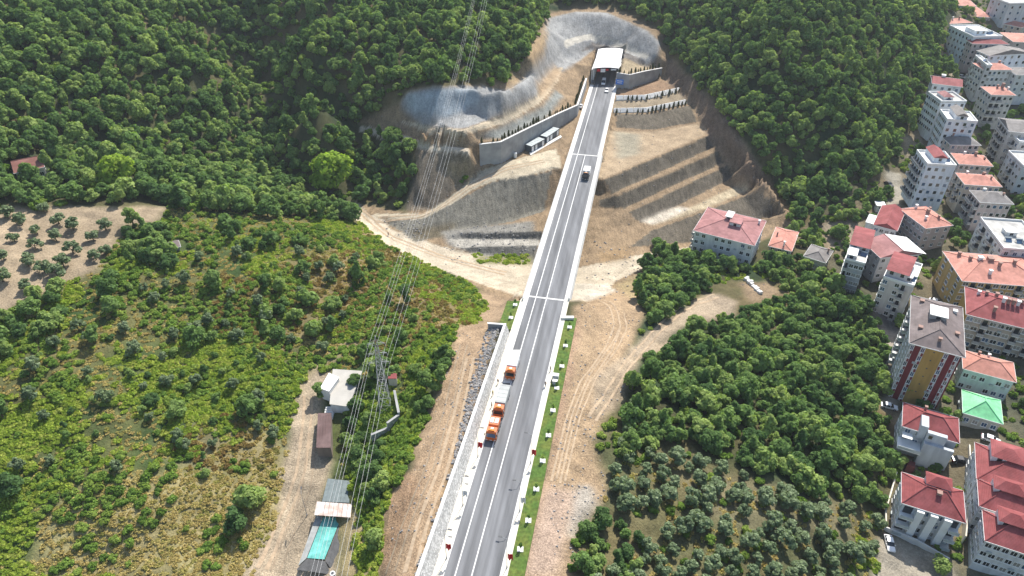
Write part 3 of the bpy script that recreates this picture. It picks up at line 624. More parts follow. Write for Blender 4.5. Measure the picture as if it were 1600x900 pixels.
# rubble heaped behind the coping
def stone_into(b, x, y, z, s, rnd):
    k = 6; base = len(b.v); a0 = rnd.random()*6
    for zz, rr in ((0, .8), (.45, 1), (.9, .5)):
        for i in range(k):
            t_ = a0+6.283*i/k; q = rr*s*rnd.uniform(.65, 1.15)
            b.v.append((x+math.cos(t_)*q, y+math.sin(t_)*q*.8, z+zz*s*rnd.uniform(.75, 1.2)))
    for L in (0, k):
        for i in range(k):
            j = (i+1) % k; b.f.append((base+L+i, base+L+j, base+L+k+j, base+L+k+i)); b.m.append(0)
    b.f.append(tuple(base+2*k+i for i in range(k))); b.m.append(0)
rnd = random.Random(3); b = MB()
for i in range(1900):
    y = rnd.uniform(95, 145) if rnd.random() < .85 else rnd.uniform(50, 95)
    wd = 4.6*min(1, max(.12, (y-92)/40)); xo = -17.0+(y-30)/115-.75-abs(rnd.random()+rnd.random()-1)*wd
    x = RX(xo, y); stone_into(b, x, y, float(hgt(x, y))-.1, rnd.choice((.18, .25, .25, .35, .5)), rnd)
for i in range(420):
    q = rnd.random(); u, v = (rnd.uniform(705, 835), rnd.uniform(352, 412)) if q < .5 else (rnd.uniform(905, 1000), rnd.uniform(375, 470)) if q < .8 else (rnd.uniform(600, 665), rnd.uniform(345, 372))
    p = hit(u, v); stone_into(b, p.x, p.y, p.z-.1, rnd.choice((.1, .15, .2, .3, .45)), rnd)
for i in range(2600):
    u, v = (rnd.uniform(860, 1000), rnd.uniform(480, 890)) if rnd.random() < .35 else (rnd.uniform(600, 760), rnd.uniform(520, 890)) if rnd.random() < .35 else (rnd.uniform(600, 1220), rnd.uniform(140, 420))
    x, y, _ = W(u, v, -6); x0 = x-SL*(y-73.8); n_ = 0
    if -18 < x0 < 3 or not (50 < y < 320): continue
    j_, i_ = np.searchsorted(YS, y)-1, np.searchsorted(XS, x)-1
    if ZN[j_, i_] in (1, 2): stone_into(b, x, y, float(hgt(x, y))-.06, rnd.choice((.07, .1, .12, .18, .3)), rnd)
tag(b.build('rubble', M['stone']), 'grey broken stones heaped behind the white coping and in the valley', 'rubble', kind='stuff')
# curved retaining walls with coping
def retaining(label, base, tops, m=M['concrete']):
    """vertical wall along a polyline: panels as parts, coping on top"""
    root = thing('retaining_wall', label, 'wall', base[0]); iv = Matrix.Translation(-Vector(base[0]))
    back = offset(base, .55); f0 = offset(base, -.12); b2 = offset(base, .67)
    for i in range(len(base)-1):
        n = max(1, int((Vector(base[i+1][:2])-Vector(base[i][:2])).length/6))
        for k in range(n):
            ta, tb = k/n+.0012, (k+1)/n-.0012; L = lambda a, c_, t_: (a[0]+(c_[0]-a[0])*t_, a[1]+(c_[1]-a[1])*t_)
            za, zb = [tops[i]+(tops[i+1]-tops[i])*t_ for t_ in (ta, tb)]; z0 = min(base[i][2], base[i+1][2])-1.2
            q = [L(base[i], base[i+1], ta), L(base[i], base[i+1], tb), L(back[i], back[i+1], tb), L(back[i], back[i+1], ta)]
            b = MB(); s = len(b.v); b.v += [(x, y, z0) for x, y in q]+[(q[0][0], q[0][1], za), (q[1][0], q[1][1], zb), (q[2][0], q[2][1], zb), (q[3][0], q[3][1], za)]
            for fc in ((0, 3, 2, 1), (4, 5, 6, 7), (0, 1, 5, 4), (1, 2, 6, 5), (2, 3, 7, 6), (3, 0, 4, 7)): b.f.append(fc); b.m.append(0)
            b.build('wall_panel', m, root).matrix_parent_inverse = iv
    b = MB()
    for i in range(len(base)-1):
        q = [f0[i], f0[i+1], b2[i+1], b2[i]]; s = len(b.v)
        zt = [tops[i], tops[i+1], tops[i+1], tops[i]]
        b.v += [(p.x, p.y, z+.004) for p, z in zip(q, zt)]+[(p.x, p.y, z+.25) for p, z in zip(q, zt)]
        for fc in ((0, 3, 2, 1), (4, 5, 6, 7), (0, 1, 5, 4), (1, 2, 6, 5), (2, 3, 7, 6), (3, 0, 4, 7)): b.f.append(tuple(s+i_ for i_ in fc)); b.m.append(0)
    b.build('coping', M['concrete_white'], root).matrix_parent_inverse = iv
    return root
retaining('tall bent grey concrete retaining wall behind the container cabins left of the road', WL, WLT)
retaining('grey concrete retaining wall right of the tunnel canopy with shrubs along its top', WR, WRT)
# terrace planter walls on the right: white panels between posts
def terrace(label, px, z):
    base = [W(u, v, z_) for (u, v), z_ in zip(px, z)]; root = thing('terrace_wall', label, 'wall', base[0]); iv = Matrix.Translation(-Vector(base[0]))
    for i in range(len(base)-1):
        A_, B_ = Vector(base[i]), Vector(base[i+1]); n = max(1, int((B_-A_).length/3.0)); d = (B_-A_).normalized(); nn = Vector((-d.y, d.x, 0))
        for k in range(n):
            a = A_+(B_-A_)*(k/n)+d*.12; c = A_+(B_-A_)*((k+1)/n)-d*.12
            b = MB(); h_ = nn*1.5; b.poly([a-Vector((0, 0, .9)), c-Vector((0, 0, .9)), c+Vector((0, 0, .1)), a+Vector((0, 0, .1))]); q4 = [a+Vector((0, 0, .1)), c+Vector((0, 0, .1)), c+h_+Vector((0, 0, 1.5)), a+h_+Vector((0, 0, 1.5))]; b.poly(q4); b.poly([q4[3], q4[2], q4[2]+nn*.3, q4[3]+nn*.3]); b.poly([q4[3]+nn*.3, q4[2]+nn*.3, c+nn*1.8-Vector((0, 0, .9)), a+nn*1.8-Vector((0, 0, .9))]); b.poly([q4[0], q4[3], q4[3]+nn*.3, a+nn*1.8-Vector((0, 0, .9)), a-Vector((0, 0, .9))]); b.poly([q4[1], c-Vector((0, 0, .9)), c+nn*1.8-Vector((0, 0, .9)), q4[2]+nn*.3, q4[2]])
            b.build('wall_panel', M['concrete_white'], root).matrix_parent_inverse = iv
            b = MB(); p = A_+(B_-A_)*(k/n); b.box(p.x-.12, p.x+.12, p.y-.12, p.y+.12, p.z-1, p.z+1.45); b.build('post', M['concrete_white'], root).matrix_parent_inverse = iv
    return base
TR1 = terrace('upper of two low cream terrace walls with saplings right of the road', [(963,156),(1008,155),(1064,143)], [0,0,.1])
TR2 = terrace('lower of two low cream terrace walls with saplings right of the road', [(959,176),(1011,175),(1074,162)], [-1.2,-1.2,-.9])
# canopy and tunnel mouth
y0, y1 = 342.5, 366; cx = lambda y: RX(-7.4, y)
cn = thing('tunnel_canopy', 'white roofed canopy over the road at the tunnel mouth', 'canopy', (cx(y0), y0, 0)); iv = Matrix.Translation(-cn.location)
def keep(o): o.matrix_parent_inverse = iv; return o
hw = 6.5
for s in (-1, 1):
    for y in np.linspace(y0+.3, y1-.5, 6): b = MB(); b.box(cx(y)+s*(hw-.35)-.15, cx(y)+s*(hw-.35)+.15, y-.15, y+.15, 0, 7.4+(y-y0)*.1); keep(b.build('post', M['white'], cn))
b = MB(); n = 8
for k in range(n):
    xa = -hw+2*hw*k/n; xb = -hw+2*hw*(k+1)/n; f = lambda x: .55*(1-(x/hw)**2)
    A_ = [(cx(y0)+xa, y0, 7.5+f(xa)), (cx(y0)+xb, y0, 7.5+f(xb)), (cx(y1)+xb, y1, 9.9+f(xb)), (cx(y1)+xa, y1, 9.9+f(xa))]
    b.poly(A_); b.poly([(x, y, z-.2) for x, y, z in A_][::-1])
    b.poly([A_[0], (A_[0][0], A_[0][1], A_[0][2]-.2), (A_[1][0], A_[1][1], A_[1][2]-.2), A_[1]]); b.poly([A_[3], A_[2], (A_[2][0], A_[2][1], A_[2][2]-.2), (A_[3][0], A_[3][1], A_[3][2]-.2)])
keep(b.build('roof', mat('white_canopy_sheet', (.82, .80, .79), .6, .03, .5, rnd=0), cn))
b = MB()
for s in (-1, 1):
    q = [(cx(y0)+s*(hw+.1), y0+1), (cx(y0)+s*(hw+.6), y0+1), (cx(368)+s*(hw+.6), 368), (cx(368)+s*(hw+.1), 368)]
    b.prism(q if s > 0 else q[::-1], -.5, 6.6)
keep(b.build('side_wall', M['concrete_white'], cn))
# headwall with arched mouth and tube
yt = 361; b = MB(); arc = [(-5.2, 0)]+[(-5.2*math.cos(t_), 2.2+4.0*math.sin(t_)) for t_ in np.linspace(0, math.pi, 13)]+[(5.2, 0)]
out = [(-hw-1, 0)]+[(-hw-1, 9.3)]+[(-hw-1+(2*hw+2)*k/12, 9.3) for k in range(1, 13)]+[(hw+1, 0)]
for i in range(len(arc)-1):
    a, c, d, e = arc[i], arc[i+1], out[min(i+1, len(out)-1)] if i < len(out)-1 else out[-1], out[i]
    b.poly([(cx(yt)+q[0], yt, q[1]) for q in (a, c, d, e)])
    b.poly([(cx(yt)+a[0], yt, a[1]), (cx(yt+6.8)+a[0], yt+6.8, a[1]), (cx(yt+6.8)+c[0], yt+6.8, c[1]), (cx(yt)+c[0], yt, c[1])], 1)
b.poly([(cx(yt+6.8)+x, yt+6.8, z) for x, z in arc], 1); b.poly([(cx(yt)-5.2, yt, .01), (cx(yt)+5.2, yt, .01), (cx(yt+6.8)+5.2, yt+6.8, .01), (cx(yt+6.8)-5.2, yt+6.8, .01)], 1)

tm = b.build('tunnel_portal', [M['concrete'], M['concrete_dark']]); tag(tm, 'dark arched tunnel mouth at the back of the white canopy', 'tunnel')
# banners along the canopy front
fr = cx(y0)
for nm, xa, xb, z0_, m_, lb, ct in (('flag', -4.6, -2.9, 6.0, 'red', 'red flag hanging from the front of the canopy, left of the white banner', 'flag'), ('banner', -2.7, -.4, 5.6, 'white', 'white banner hanging from the canopy front between red cloths', 'banner'),
                    ('flag', -.2, 1.2, 6.4, 'red', 'red cloth hanging at the middle of the canopy front', 'flag'), ('banner', 2.4, 5.0, 6.5, 'white', 'white strip hanging at the right end of the canopy front', 'banner')):
    b = MB(); k = 6
    for i in range(k):
        x0_, x1_ = xa+(xb-xa)*i/k, xa+(xb-xa)*(i+1)/k; o0, o1 = .06*(i % 2), .06*((i+1) % 2)
        b.poly([(fr+x0_, y0-.2-o0, z0_), (fr+x1_, y0-.2-o1, z0_), (fr+x1_, y0-.2-o1, 7.35), (fr+x0_, y0-.2-o0, 7.35)])
        b.poly([(fr+x0_, y0-.17-o0, z0_), (fr+x0_, y0-.17-o0, 7.35), (fr+x1_, y0-.17-o1, 7.35), (fr+x1_, y0-.17-o1, z0_)])
    tag(b.build(nm, M[m_]), lb, ct)
# ================================================================== TOWN
FOOT = []                                              # footprints kept clear of trees: (corner, ex, ey, w, d)
WALLC = {}
def wallm(c):
    if c not in WALLC: WALLC[c] = mat('render_wall', c, .85, .10, .9, .1, 10, c2=tuple(q*.84 for q in c), c2scale=.5, stretch=(1, 1, .22))
    return WALLC[c]
RT = {'maroon': roofmat('maroon_roof', (.235, .055, .055)), 'salmon': roofmat('salmon_tile_roof', (.46, .205, .155)), 'pink': roofmat('pink_brown_roof', (.30, .135, .13)),
      'brown': roofmat('brown_roof', (.15, .12, .115)), 'grey': roofmat('grey_roof', (.19, .175, .165)), 'rust': roofmat('red_brown_roof', (.20, .085, .065)), 'green': roofmat('mint_green_roof', (.22, .62, .30)),
      'white': mat('white_roof_sheet', (.70, .70, .68), .6, .08, .4), 'flat': mat('pale_flat_roof', (.48, .47, .44), .9, .16, .5, c2=(.38, .37, .35))}
WM = {}; M['curtain'] = mat('curtained_glass', (.26, .25, .23), .3, .1, 1, spec=.6)
def window_mesh(w_, h_):
    k = (round(w_, 1), round(h_, 1))
    if k in WM: return WM[k]
    b = MB(); t = .09
    for q in ((-w_/2, -w_/2+t, 0, h_), (w_/2-t, w_/2, 0, h_), (-w_/2+t, w_/2-t, 0, t), (-w_/2+t, w_/2-t, h_-t, h_), (-.035, .035, t, h_-t)): b.box(q[0], q[1], -.09, .02, q[2], q[3])
    b.box(-w_/2-.08, w_/2+.08, -.2, .02, -.1, -.005)
    fr_ = b.mesh('window_frame', M['white']); b = MB(); b.box(-w_/2+t, w_/2-t, -.035, .02, t, h_-t); pn = [b.mesh('window_pane', M[q]) for q in ('glass', 'glass', 'glass_sky', 'curtain')]
    b = MB(); b.box(-w_/2, w_/2, -.07, .02, 0, h_, 0); b.box(-w_/2+t, w_/2-t, -.09, -.07, t, h_-t, 1); far = [b.mesh('far_window', [M['white'], M[q]]) for q in ('glass', 'glass', 'glass_sky', 'curtain')]
    WM[k] = (fr_, pn, far); return WM[k]
def put_window(root, mtx, w_=1.3, h_=1.4, near=True):
    f, p, far = window_mesh(w_, h_)
    o = bpy.data.objects.new('window', f if near else random.choice(far)); COL.objects.link(o); o.parent = root; o.matrix_local = mtx
    if near: c = bpy.data.objects.new('pane', random.choice(p)); COL.objects.link(c); c.parent = o
def side(s, W_, D_, x, z, off=0.0):
    """matrix on facade s at x along it (left to right as seen from outside)"""
    if s == 'F': return Matrix.Translation((x, -off, z))
    if s == 'L': return Matrix.Translation((-off, D_-x, z)) @ Matrix.Rotation(R(-90), 4, 'Z')
    if s == 'R': return Matrix.Translation((W_+off, x, z)) @ Matrix.Rotation(R(90), 4, 'Z')
    return Matrix.Translation((W_-x, D_+off, z)) @ Matrix.Rotation(R(180), 4, 'Z')
BALC = {}; M['rail'] = mat('balcony_rail', (.36, .36, .36), .6, .1, 1); M['brick'] = mat('chimney_render', (.34, .22, .18), .9, .15, 2)
def balcony(root, mtx, w_, near):
    k = round(w_, 1)
    if k not in BALC:
        b = MB(); b.box(-w_/2, w_/2, -1.25, 0, -.16, 0); sl_ = b.mesh('balcony_slab', M['white'])
        b = MB(); b.box(-w_/2, w_/2, -1.25, -1.19, .012, .95); b.box(-w_/2, -w_/2+.06, -1.185, 0, .012, .95); b.box(w_/2-.06, w_/2, -1.185, 0, .012, .95); rl = b.mesh('railing', M['rail'])
        b = MB(); b.box(-w_/2+.3, w_/2-.3, -.05, .02, .02, 2.2); dr_ = b.mesh('balcony_door', M['glass']); BALC[k] = (sl_, rl, dr_)
    s_, r_, d_ = BALC[k]
    o = bpy.data.objects.new('balcony', s_); COL.objects.link(o); o.parent = root; o.matrix_local = mtx
    for nm, me in (('railing', r_), ('balcony_door', d_)): c = bpy.data.objects.new(nm, me); COL.objects.link(c); c.parent = o
def roof_mesh(b, x0, x1, y0, y1, z, h, kind, mi=0):
    if kind == 'hip':
        w_, d_ = x1-x0, y1-y0
        if w_ >= d_: r = [(x0+d_*.46, (y0+y1)/2, z+h), (x1-d_*.46, (y0+y1)/2, z+h)]; F = [[(x0, y0, z), (x1, y0, z), r[1], r[0]], [(x1, y1, z), (x0, y1, z), r[0], r[1]], [(x0, y1, z), (x0, y0, z), r[0]], [(x1, y0, z), (x1, y1, z), r[1]]]
        else: r = [((x0+x1)/2, y0+w_*.46, z+h), ((x0+x1)/2, y1-w_*.46, z+h)]; F = [[(x0, y0, z), (x1, y0, z), r[0]], [(x1, y0, z), (x1, y1, z), r[1], r[0]], [(x1, y1, z), (x0, y1, z), r[1]], [(x0, y1, z), (x0, y0, z), r[0], r[1]]]
        hips = [((x0, y0, z), r[0]), (r[0], r[1]), ((x1, y1, z), r[1])]
        hips += [((x0, y1, z), r[0]), ((x1, y0, z), r[1])] if w_ >= d_ else [((x1, y0, z), r[0]), ((x0, y1, z), r[1])]
    elif kind == 'gablex':                             # ridge along x
        ym = (y0+y1)/2; F = [[(x0, y0, z), (x1, y0, z), (x1, ym, z+h), (x0, ym, z+h)], [(x1, y1, z), (x0, y1, z), (x0, ym, z+h), (x1, ym, z+h)], [(x0, y1, z), (x0, y0, z), (x0, ym, z+h)], [(x1, y0, z), (x1, y1, z), (x1, ym, z+h)]]
        hips = [((x0, ym, z+h), (x1, ym, z+h))]
    elif kind == 'gabley':
        xm = (x0+x1)/2; F = [[(x0, y0, z), (x1, y0, z), (xm, y0, z+h)], [(x1, y0, z), (x1, y1, z), (xm, y1, z+h), (xm, y0, z+h)], [(x1, y1, z), (x0, y1, z), (xm, y1, z+h)], [(x0, y1, z), (x0, y0, z), (xm, y0, z+h), (xm, y1, z+h)]]
        hips = [((xm, y0, z+h), (xm, y1, z+h))]
    elif kind == 'shed':
        F = [[(x0, y0, z), (x1, y0, z), (x1, y1, z+h), (x0, y1, z+h)], [(x1, y1, z+h), (x1, y1, z), (x0, y1, z), (x0, y1, z+h)], [(x0, y1, z), (x0, y0, z), (x0, y1, z+h)], [(x1, y0, z), (x1, y1, z), (x1, y1, z+h)]]; hips = []
    for f in F: b.poly(f, mi)
    b.poly([(x0, y0, z), (x0, y1, z), (x1, y1, z), (x1, y0, z)], mi)
    return hips
CHN = [0]
def chimney(par, x, y, z, w_=.6, h_=1.3, m=None, cap=True):
    CHN[0] += 1; m = m or ('brick', 'white', 'brick')[CHN[0] % 3]
    b = MB(); b.box(x-w_/2, x+w_/2, y-w_/2, y+w_/2, z-1.0, z+h_, 0)
    if cap: b.box(x-w_/2-.12, x+w_/2+.12, y-w_/2-.12, y+w_/2+.12, z+h_+.004, z+h_+.14, 0)
    b.build('chimney', M[m], par)
def building(label, A, B_, T, T_is, zg, H, roof, wc, rc, rh=2.2, name='apartment_block', cat='apartment block', near=True, F=None, L=None, Rr=None, ov=.45, base=3.0, win=(1.3, 1.4),
             skip=(), balF=(), balL=(), chim=(), pent=None, group=None, maxd=None, parapet=True, floors=None, caps=True):
    ez = zg+H; a = Vector(W(*A, ez)); b_ = Vector(W(*B_, ez)); t_ = Vector(W(*T, ez))
    ex = (b_-a); ex.z = 0; w_ = ex.length; ex.normalize(); ey = Vector((-ex.y, ex.x, 0))
    d_ = (t_-(a if T_is == 'D' else b_)).dot(ey)
    if maxd: d_ = min(d_, maxd)
    w_ -= 2*ov; d_ -= 2*ov; org = Vector((a.x, a.y, zg))+ex*ov+ey*ov
    root = thing(name, label, cat, org, math.atan2(ex.y, ex.x), group); FOOT.append((org.copy(), ex.copy(), ey.copy(), w_, d_))
    root['dim'] = [w_, d_, H]; del root['dim']
    b = MB(); b.box(0, w_, 0, d_, -base, H-.02); b.build('wall', wallm(wc), root)
    n = floors or max(1, round(H/2.95)); fh = H/n
    for s, ln, cols, bal in (('F', w_, F, balF), ('L', d_, L, balL), ('R', d_, Rr, ())):
        if cols == 0: continue
        cols = cols or max(1, int(ln/3.1))
        for k in range(n):
            for c in range(cols):
                if (s, c) in skip or (s, c, k) in skip: continue
                x = ln*(c+.5)/cols; z = k*fh
                if c in bal: balcony(root, side(s, w_, d_, x, z+.15), min(3.2, ln/cols*.9), near)
                else: put_window(root, side(s, w_, d_, x, z+.95), win[0], win[1], near)
    for k in range(n+2):                               # air conditioners and dishes here and there on the walls
        s_, ln = random.choice((('F', w_, ), ('F', w_), ('L', d_), ('R', d_)))
        ob = bpy.data.objects.new('air_conditioner', AC[0]); COL.objects.link(ob); ob.parent = root; ob.matrix_local = side(s_, w_, d_, ln*random.uniform(.08, .92), fh*random.randrange(n)+random.choice((.35, 2.3)))
    x0, x1, y0, y1 = -ov, w_+ov, -ov, d_+ov
    rm = RT[rc]
    if roof == 'flat':
        b = MB(); b.box(-.1, w_+.1, -.1, d_+.1, H, H+.25); ro = b.build('roof', rm, root)
        for k in range(1 if w_*d_ < 120 else 3):       # solar water heaters
            xs_, ys_ = random.uniform(.15, .8)*w_, random.uniform(.15, .3)*d_; b = MB(); b.poly([(xs_, ys_, H+.35), (xs_+1.9, ys_, H+.35), (xs_+1.9, ys_+1.3, H+1.15), (xs_, ys_+1.3, H+1.15)]); b.tube((xs_-.1, ys_+1.5, H+1.3), (xs_+2, ys_+1.5, H+1.3), .26, 8, 1)
            for q in (0, 1.9): b.box(xs_+q-.03, xs_+q+.03, ys_+1.35, ys_+1.5, H+.252, H+1.2, 1)
            b.build('solar_heater', [M['glass_sky'], M['cont_top']], root)
        if parapet:
            b = MB()
            for q in ((-.1, w_+.1, -.1, .15), (-.1, w_+.1, d_-.15, d_+.1), (-.1, .15, .153, d_-.153), (w_-.15, w_+.1, .153, d_-.153)): b.box(*q, H+.253, H+.9)
            b.build('parapet', M['white'], root)
    else:
        b = MB(); hips = roof_mesh(b, x0, x1, y0, y1, H+.18, rh, roof); ro = b.build('roof', rm, root)
        b = MB(); b.box(x0+.01, x1-.01, y0+.01, y1-.01, H, H+.17); b.build('eaves', M['white'], root)
        b = MB(); t = .07
        for q in ((x0-t, x1+t, y0-t, y0-.004), (x0-t, x1+t, y1+.004, y1+t), (x0-t, x0-.004, y0, y1), (x1+.004, x1+t, y0, y1)): b.box(*q, H+.05, H+.26)
        b.build('gutter', M['white'], root)
        if caps and near:
            b = MB()
            for p, q in hips: b.tube((p[0], p[1], p[2]+.02), (q[0], q[1], q[2]+.02), .13, 5)
            b.build('ridge_cap', rm, ro)
    def rz(x, y):                                      # roof height at a point
        if roof == 'flat': return H+.25
        if roof == 'hip':
            m_ = min(w_, d_)+2*ov; e = min(x-x0, x1-x, y-y0, y1-y); return H+.18+rh*min(1, e/(m_*.5))
        if roof == 'gablex': return H+.18+rh*(1-abs(y-d_/2)/(d_/2+ov))
        if roof == 'gabley': return H+.18+rh*(1-abs(x-w_/2)/(w_/2+ov))
        return H+.18+rh*(y-y0)/(y1-y0)
    for q in chim:
        x, y = q[0]*w_, q[1]*d_; chimney(root, x, y, rz(x, y), *(q[2:]))
    if pent:                                           # (fx0,fx1,fy0,fy1,height,roof colour,kind)
        for fx0, fx1, fy0, fy1, ph, prc, pk in pent:
            xa, xb, ya, yb = fx0*w_, fx1*w_, fy0*d_, fy1*d_; zb = H+.2
            b = MB(); b.box(xa, xb, ya, yb, zb, zb+ph); p = b.build('penthouse', wallm(wc), root)
            b = MB()
            if pk == 'flat': b.box(xa-.3, xb+.3, ya-.3, yb+.3, zb+ph+.003, zb+ph+.2)
            else: roof_mesh(b, xa-.35, xb+.35, ya-.35, yb+.35, zb+ph+.003, 1.2, pk)
            b.build('penthouse_roof', RT[prc], p)
            b = MB(); nw = max(1, int((xb-xa)/2.5))
            for i in range(nw):
                xc = xa+(xb-xa)*(i+.5)/nw; b.box(xc-.5, xc+.5, ya-.05, ya+.01, zb+max(.3, ph-1.4), zb+ph-.25)
            b.build('penthouse_window', M['glass'], p)
    root_info[root.name] = (root, w_, d_, H, n, fh, rz); return root
b = MB(); b.box(-.45, .45, -.36, -.05, 0, .6); b.box(-.4, .4, -.05, .01, .1, .2); AC = [b.mesh('air_conditioner', M['cont_top'])]
root_info = {}
def part_box(name, root, m, *q): b = MB(); b.box(*q); return b.build(name, m if not isinstance(m, str) else M[m], root)
GW = (.60, .62, .63); WH = (.72, .72, .71); CR = (.55, .50, .42); PK = (.52, .44, .42); YL = (.50, .36, .15)
# --- houses by the cut and along the wood
r1 = building('wide white block with a faded pink hip roof below the terraced cut', (1083,361), (1179,385), (1198,346), 'C', -19, 11.5, 'hip', WH, 'pink', 2.4, F=9, L=3, skip={('F',2),('F',6)}, balL=(0,1,2), chim=((.93,.8),(.62,.66,.5,.9)),
              pent=[(.50,.68,.36,.60,2.9,'pink','flat'),(.40,.49,.50,.72,3.3,'white','flat')])
building('small house with two red roofs beside the pink roofed block', (1200,385), (1237,394), (1242,362), 'C', -18, 5.2, 'hip', CR, 'salmon', 1.3, 'small_house', 'house', F=3, L=2, chim=((.15,.55,.5,1.2),(.62,.1,.5,1.6)), base=3)
_, w_, d_, *_r = root_info['small_house']
b = MB(); roof_mesh(b, -.6, w_+.2, -4.2, -.46, 2.4, 1.0, 'shed'); o = b.build('porch_roof', RT['salmon'], bpy.data.objects['small_house'])
for x in (-.3, w_*.5, w_-.2): part_box('porch_post', bpy.data.objects['small_house'], 'white', x-.1, x+.1, -3.9, -3.7, -2, 2.38)
building('small grey hip roofed house at the top edge of the wood', (1255,401), (1290,412), (1297,391), 'C', -16.5, 4.2, 'hip', CR, 'grey', 1.5, 'small_house', 'house', F=3, L=2, chim=((.88,.75,.5,1.3),))
r4 = building('narrow grey tower house with red roof and a roof terrace above the wood', (1318,407), (1353,416), (1371,369), 'C', -16.5, 12.5, 'flat', (.42,.43,.44), 'flat', F=4, L=3, balF=(0,), parapet=True, pent=[(.02,.98,.32,.95,2.4,'maroon','gablex'),(.05,.45,.05,.3,1.6,'white','flat')])
r5 = building('grey and white stepped block with a dark red roof', (1364,352), (1402,362), (1428,334), 'C', -14.5, 9.5, 'gabley', WH, 'maroon', 1.8, F=4, L=4, balL=(1,))
part_box('terrace_roof', r5, RT['white'], -3.2, -.5, 2, 9, 8.6, 8.8); part_box('annex', r5, wallm(WH), -3.0, -.02, 2.2, 8.8, -3, 8.58)
r6 = building('broad block with a half maroon, half white sheet metal roof', (1375,404), (1440,398), (1449,368), 'C', -15.5, 9, 'gabley', WH, 'pink', 2.2, F=5, L=3, balF=(3,4))
_, w_, d_, H_, *_r = root_info[r6.name]
b = MB(); xm = w_/2
b.poly([(xm+.1, -.46, H_+2.42), (w_+2.2, -.46, H_+.12), (w_+2.2, d_+.46, H_+.12), (xm+.1, d_+.46, H_+2.42)]); b.poly([(xm+.1, -.46, H_+2.36), (xm+.1, d_+.46, H_+2.36), (w_+2.2, d_+.46, H_+.04), (w_+2.2, -.46, H_+.04)]); b.build('white_roof_sheet', RT['white'], r6)
r7 = building('pinkish white tower block with red roof and white roof terrace at the wood edge', (1377,435), (1429,451), (1437,414), 'C', -17, 13.5, 'flat', (.60,.55,.52), 'white', F=5, L=4, balF=(3,), skip={('F',4),('F',1)}, parapet=True, pent=[(.02,.72,.1,.95,2.5,'maroon','gablex'),(.7,.85,.15,.42,1.5,'white','flat')])
building('block with a salmon hip roof and many chimneys by the dirt lane', (1405,327), (1446,358), (1467,337), 'C', -13.5, 9, 'hip', PK, 'salmon', 2.0, F=6, L=4, chim=((.3,.8,.6,1.2),(.15,.4,.7,1.6),(.5,.5,.9,1.1),(.75,.7,.6,1),(.7,.25,.6,1)))
# --- brown roofed tower with striped front
r9 = building('tall tower block with a brown roof and a red, white and yellow striped front', (1420,537), (1508,560), (1508,482), 'C', -17, 19.5, 'hip', (.42,.40,.38), 'brown', 2.6, F=0, L=6, Rr=6, balL=(2,), ov=.6,
              chim=((.16,.86,.9,.5),(.14,.28,.9,.5),(.85,.8,.9,.6),(.88,.34,.9,.6),(.52,.1,.7,.9)), pent=[(.30,.62,.46,.66,3.3,'white','flat')])
_, w_, d_, H_, n_, fh_, _z = root_info[r9.name]
mred = wallm((.20,.035,.04)); myel = wallm((.48,.30,.09)); mwht = wallm((.66,.64,.62))
xs = [0, .085, .21, .305, .66, .755, .875, .97, 1.0]; kinds = 'wrwywrwr'
for i, kd in enumerate(kinds):
    xa, xb = xs[i]*w_, xs[i+1]*w_
    part_box('front_panel', r9, {'w': mwht, 'r': mred, 'y': myel}[kd], xa+.012, xb-.012, -.12, -.003, -3, H_-.05)
    if kd == 'w':
        for k in range(n_):
            put_window(r9, Matrix.Translation(((xa+xb)/2, -.12, k*fh_+.8)), min(1.5, (xb-xa)*.8), 1.5)
            part_box('spandrel', r9, mred, xa+(xb-xa)*(.5 if i < 4 else .1), xa+(xb-xa)*(.92 if i < 4 else .5), -.2, -.123, k*fh_-.55, k*fh_+.62)
    if kd == 'y':
        for k in range(1, n_): part_box('vent', r9, 'steel_dark', (xa+xb)/2-.2, (xa+xb)/2+.15, -.17, -.123, k*fh_+1.6, k*fh_+1.95)
# --- right edge
r10 = building('long ochre block with a big maroon roof and rows of chimneys at the right edge', (1509,492), (1640,524), (1483,443), 'D', -15, 11.5, 'hip', (.42,.37,.31), 'maroon', 3.2, F=10, L=0, win=(1.7,1.4), balF=(2,6,8),
               chim=((.13,.7,.7,1.2),(.22,.66,.7,1.2),(.34,.62,.8,1.3),(.42,.45,.8,1.3),(.48,.45,.8,1.3),(.54,.45,.8,1.3),(.6,.45,.8,1.3),(.65,.52,.7,1.2),(.32,.2,.8,1.3),(.8,.3,.9,1.4)))
_, w_, d_, H_, *_r = root_info[r10.name]; part_box('side_panel', r10, myel, -.1, -.003, .02, d_-.02, -3, H_-.05)
r11 = building('long ochre block with a salmon tile roof behind the maroon roofed block', (1503,440), (1640,451), (1483,394), 'D', -14, 10.5, 'hip', YL, 'salmon', 2.8, F=11, L=3, win=(1.7,1.4), balF=(1,3,7), chim=((.12,.8,.8,1.2),(.2,.6,.8,1.2),(.3,.55,1.2,1),(.42,.55,1.6,1.0),(.5,.4,.8,1.2),(.35,.2,.8,1.2),(.7,.5,.8,1.2)))
building('mint white house with a salmon hip roof in front of the striped tower', (1504,577), (1588,599), (1586,568), 'C', -15.5, 7.2, 'hip', (.60,.68,.66), 'salmon', 2.0, 'villa', 'house', F=6, L=2, skip={('F',2,0),('F',3,1)}, chim=((.3,.9,.5,1),(.5,.92,.5,1)))
building('low pavilion with a bright mint green hip roof', (1504,646), (1567,664), (1566,627), 'C', -15.5, 3.6, 'hip', (.5,.48,.42), 'green', 2.6, 'pavilion', 'pavilion', F=4, L=3)
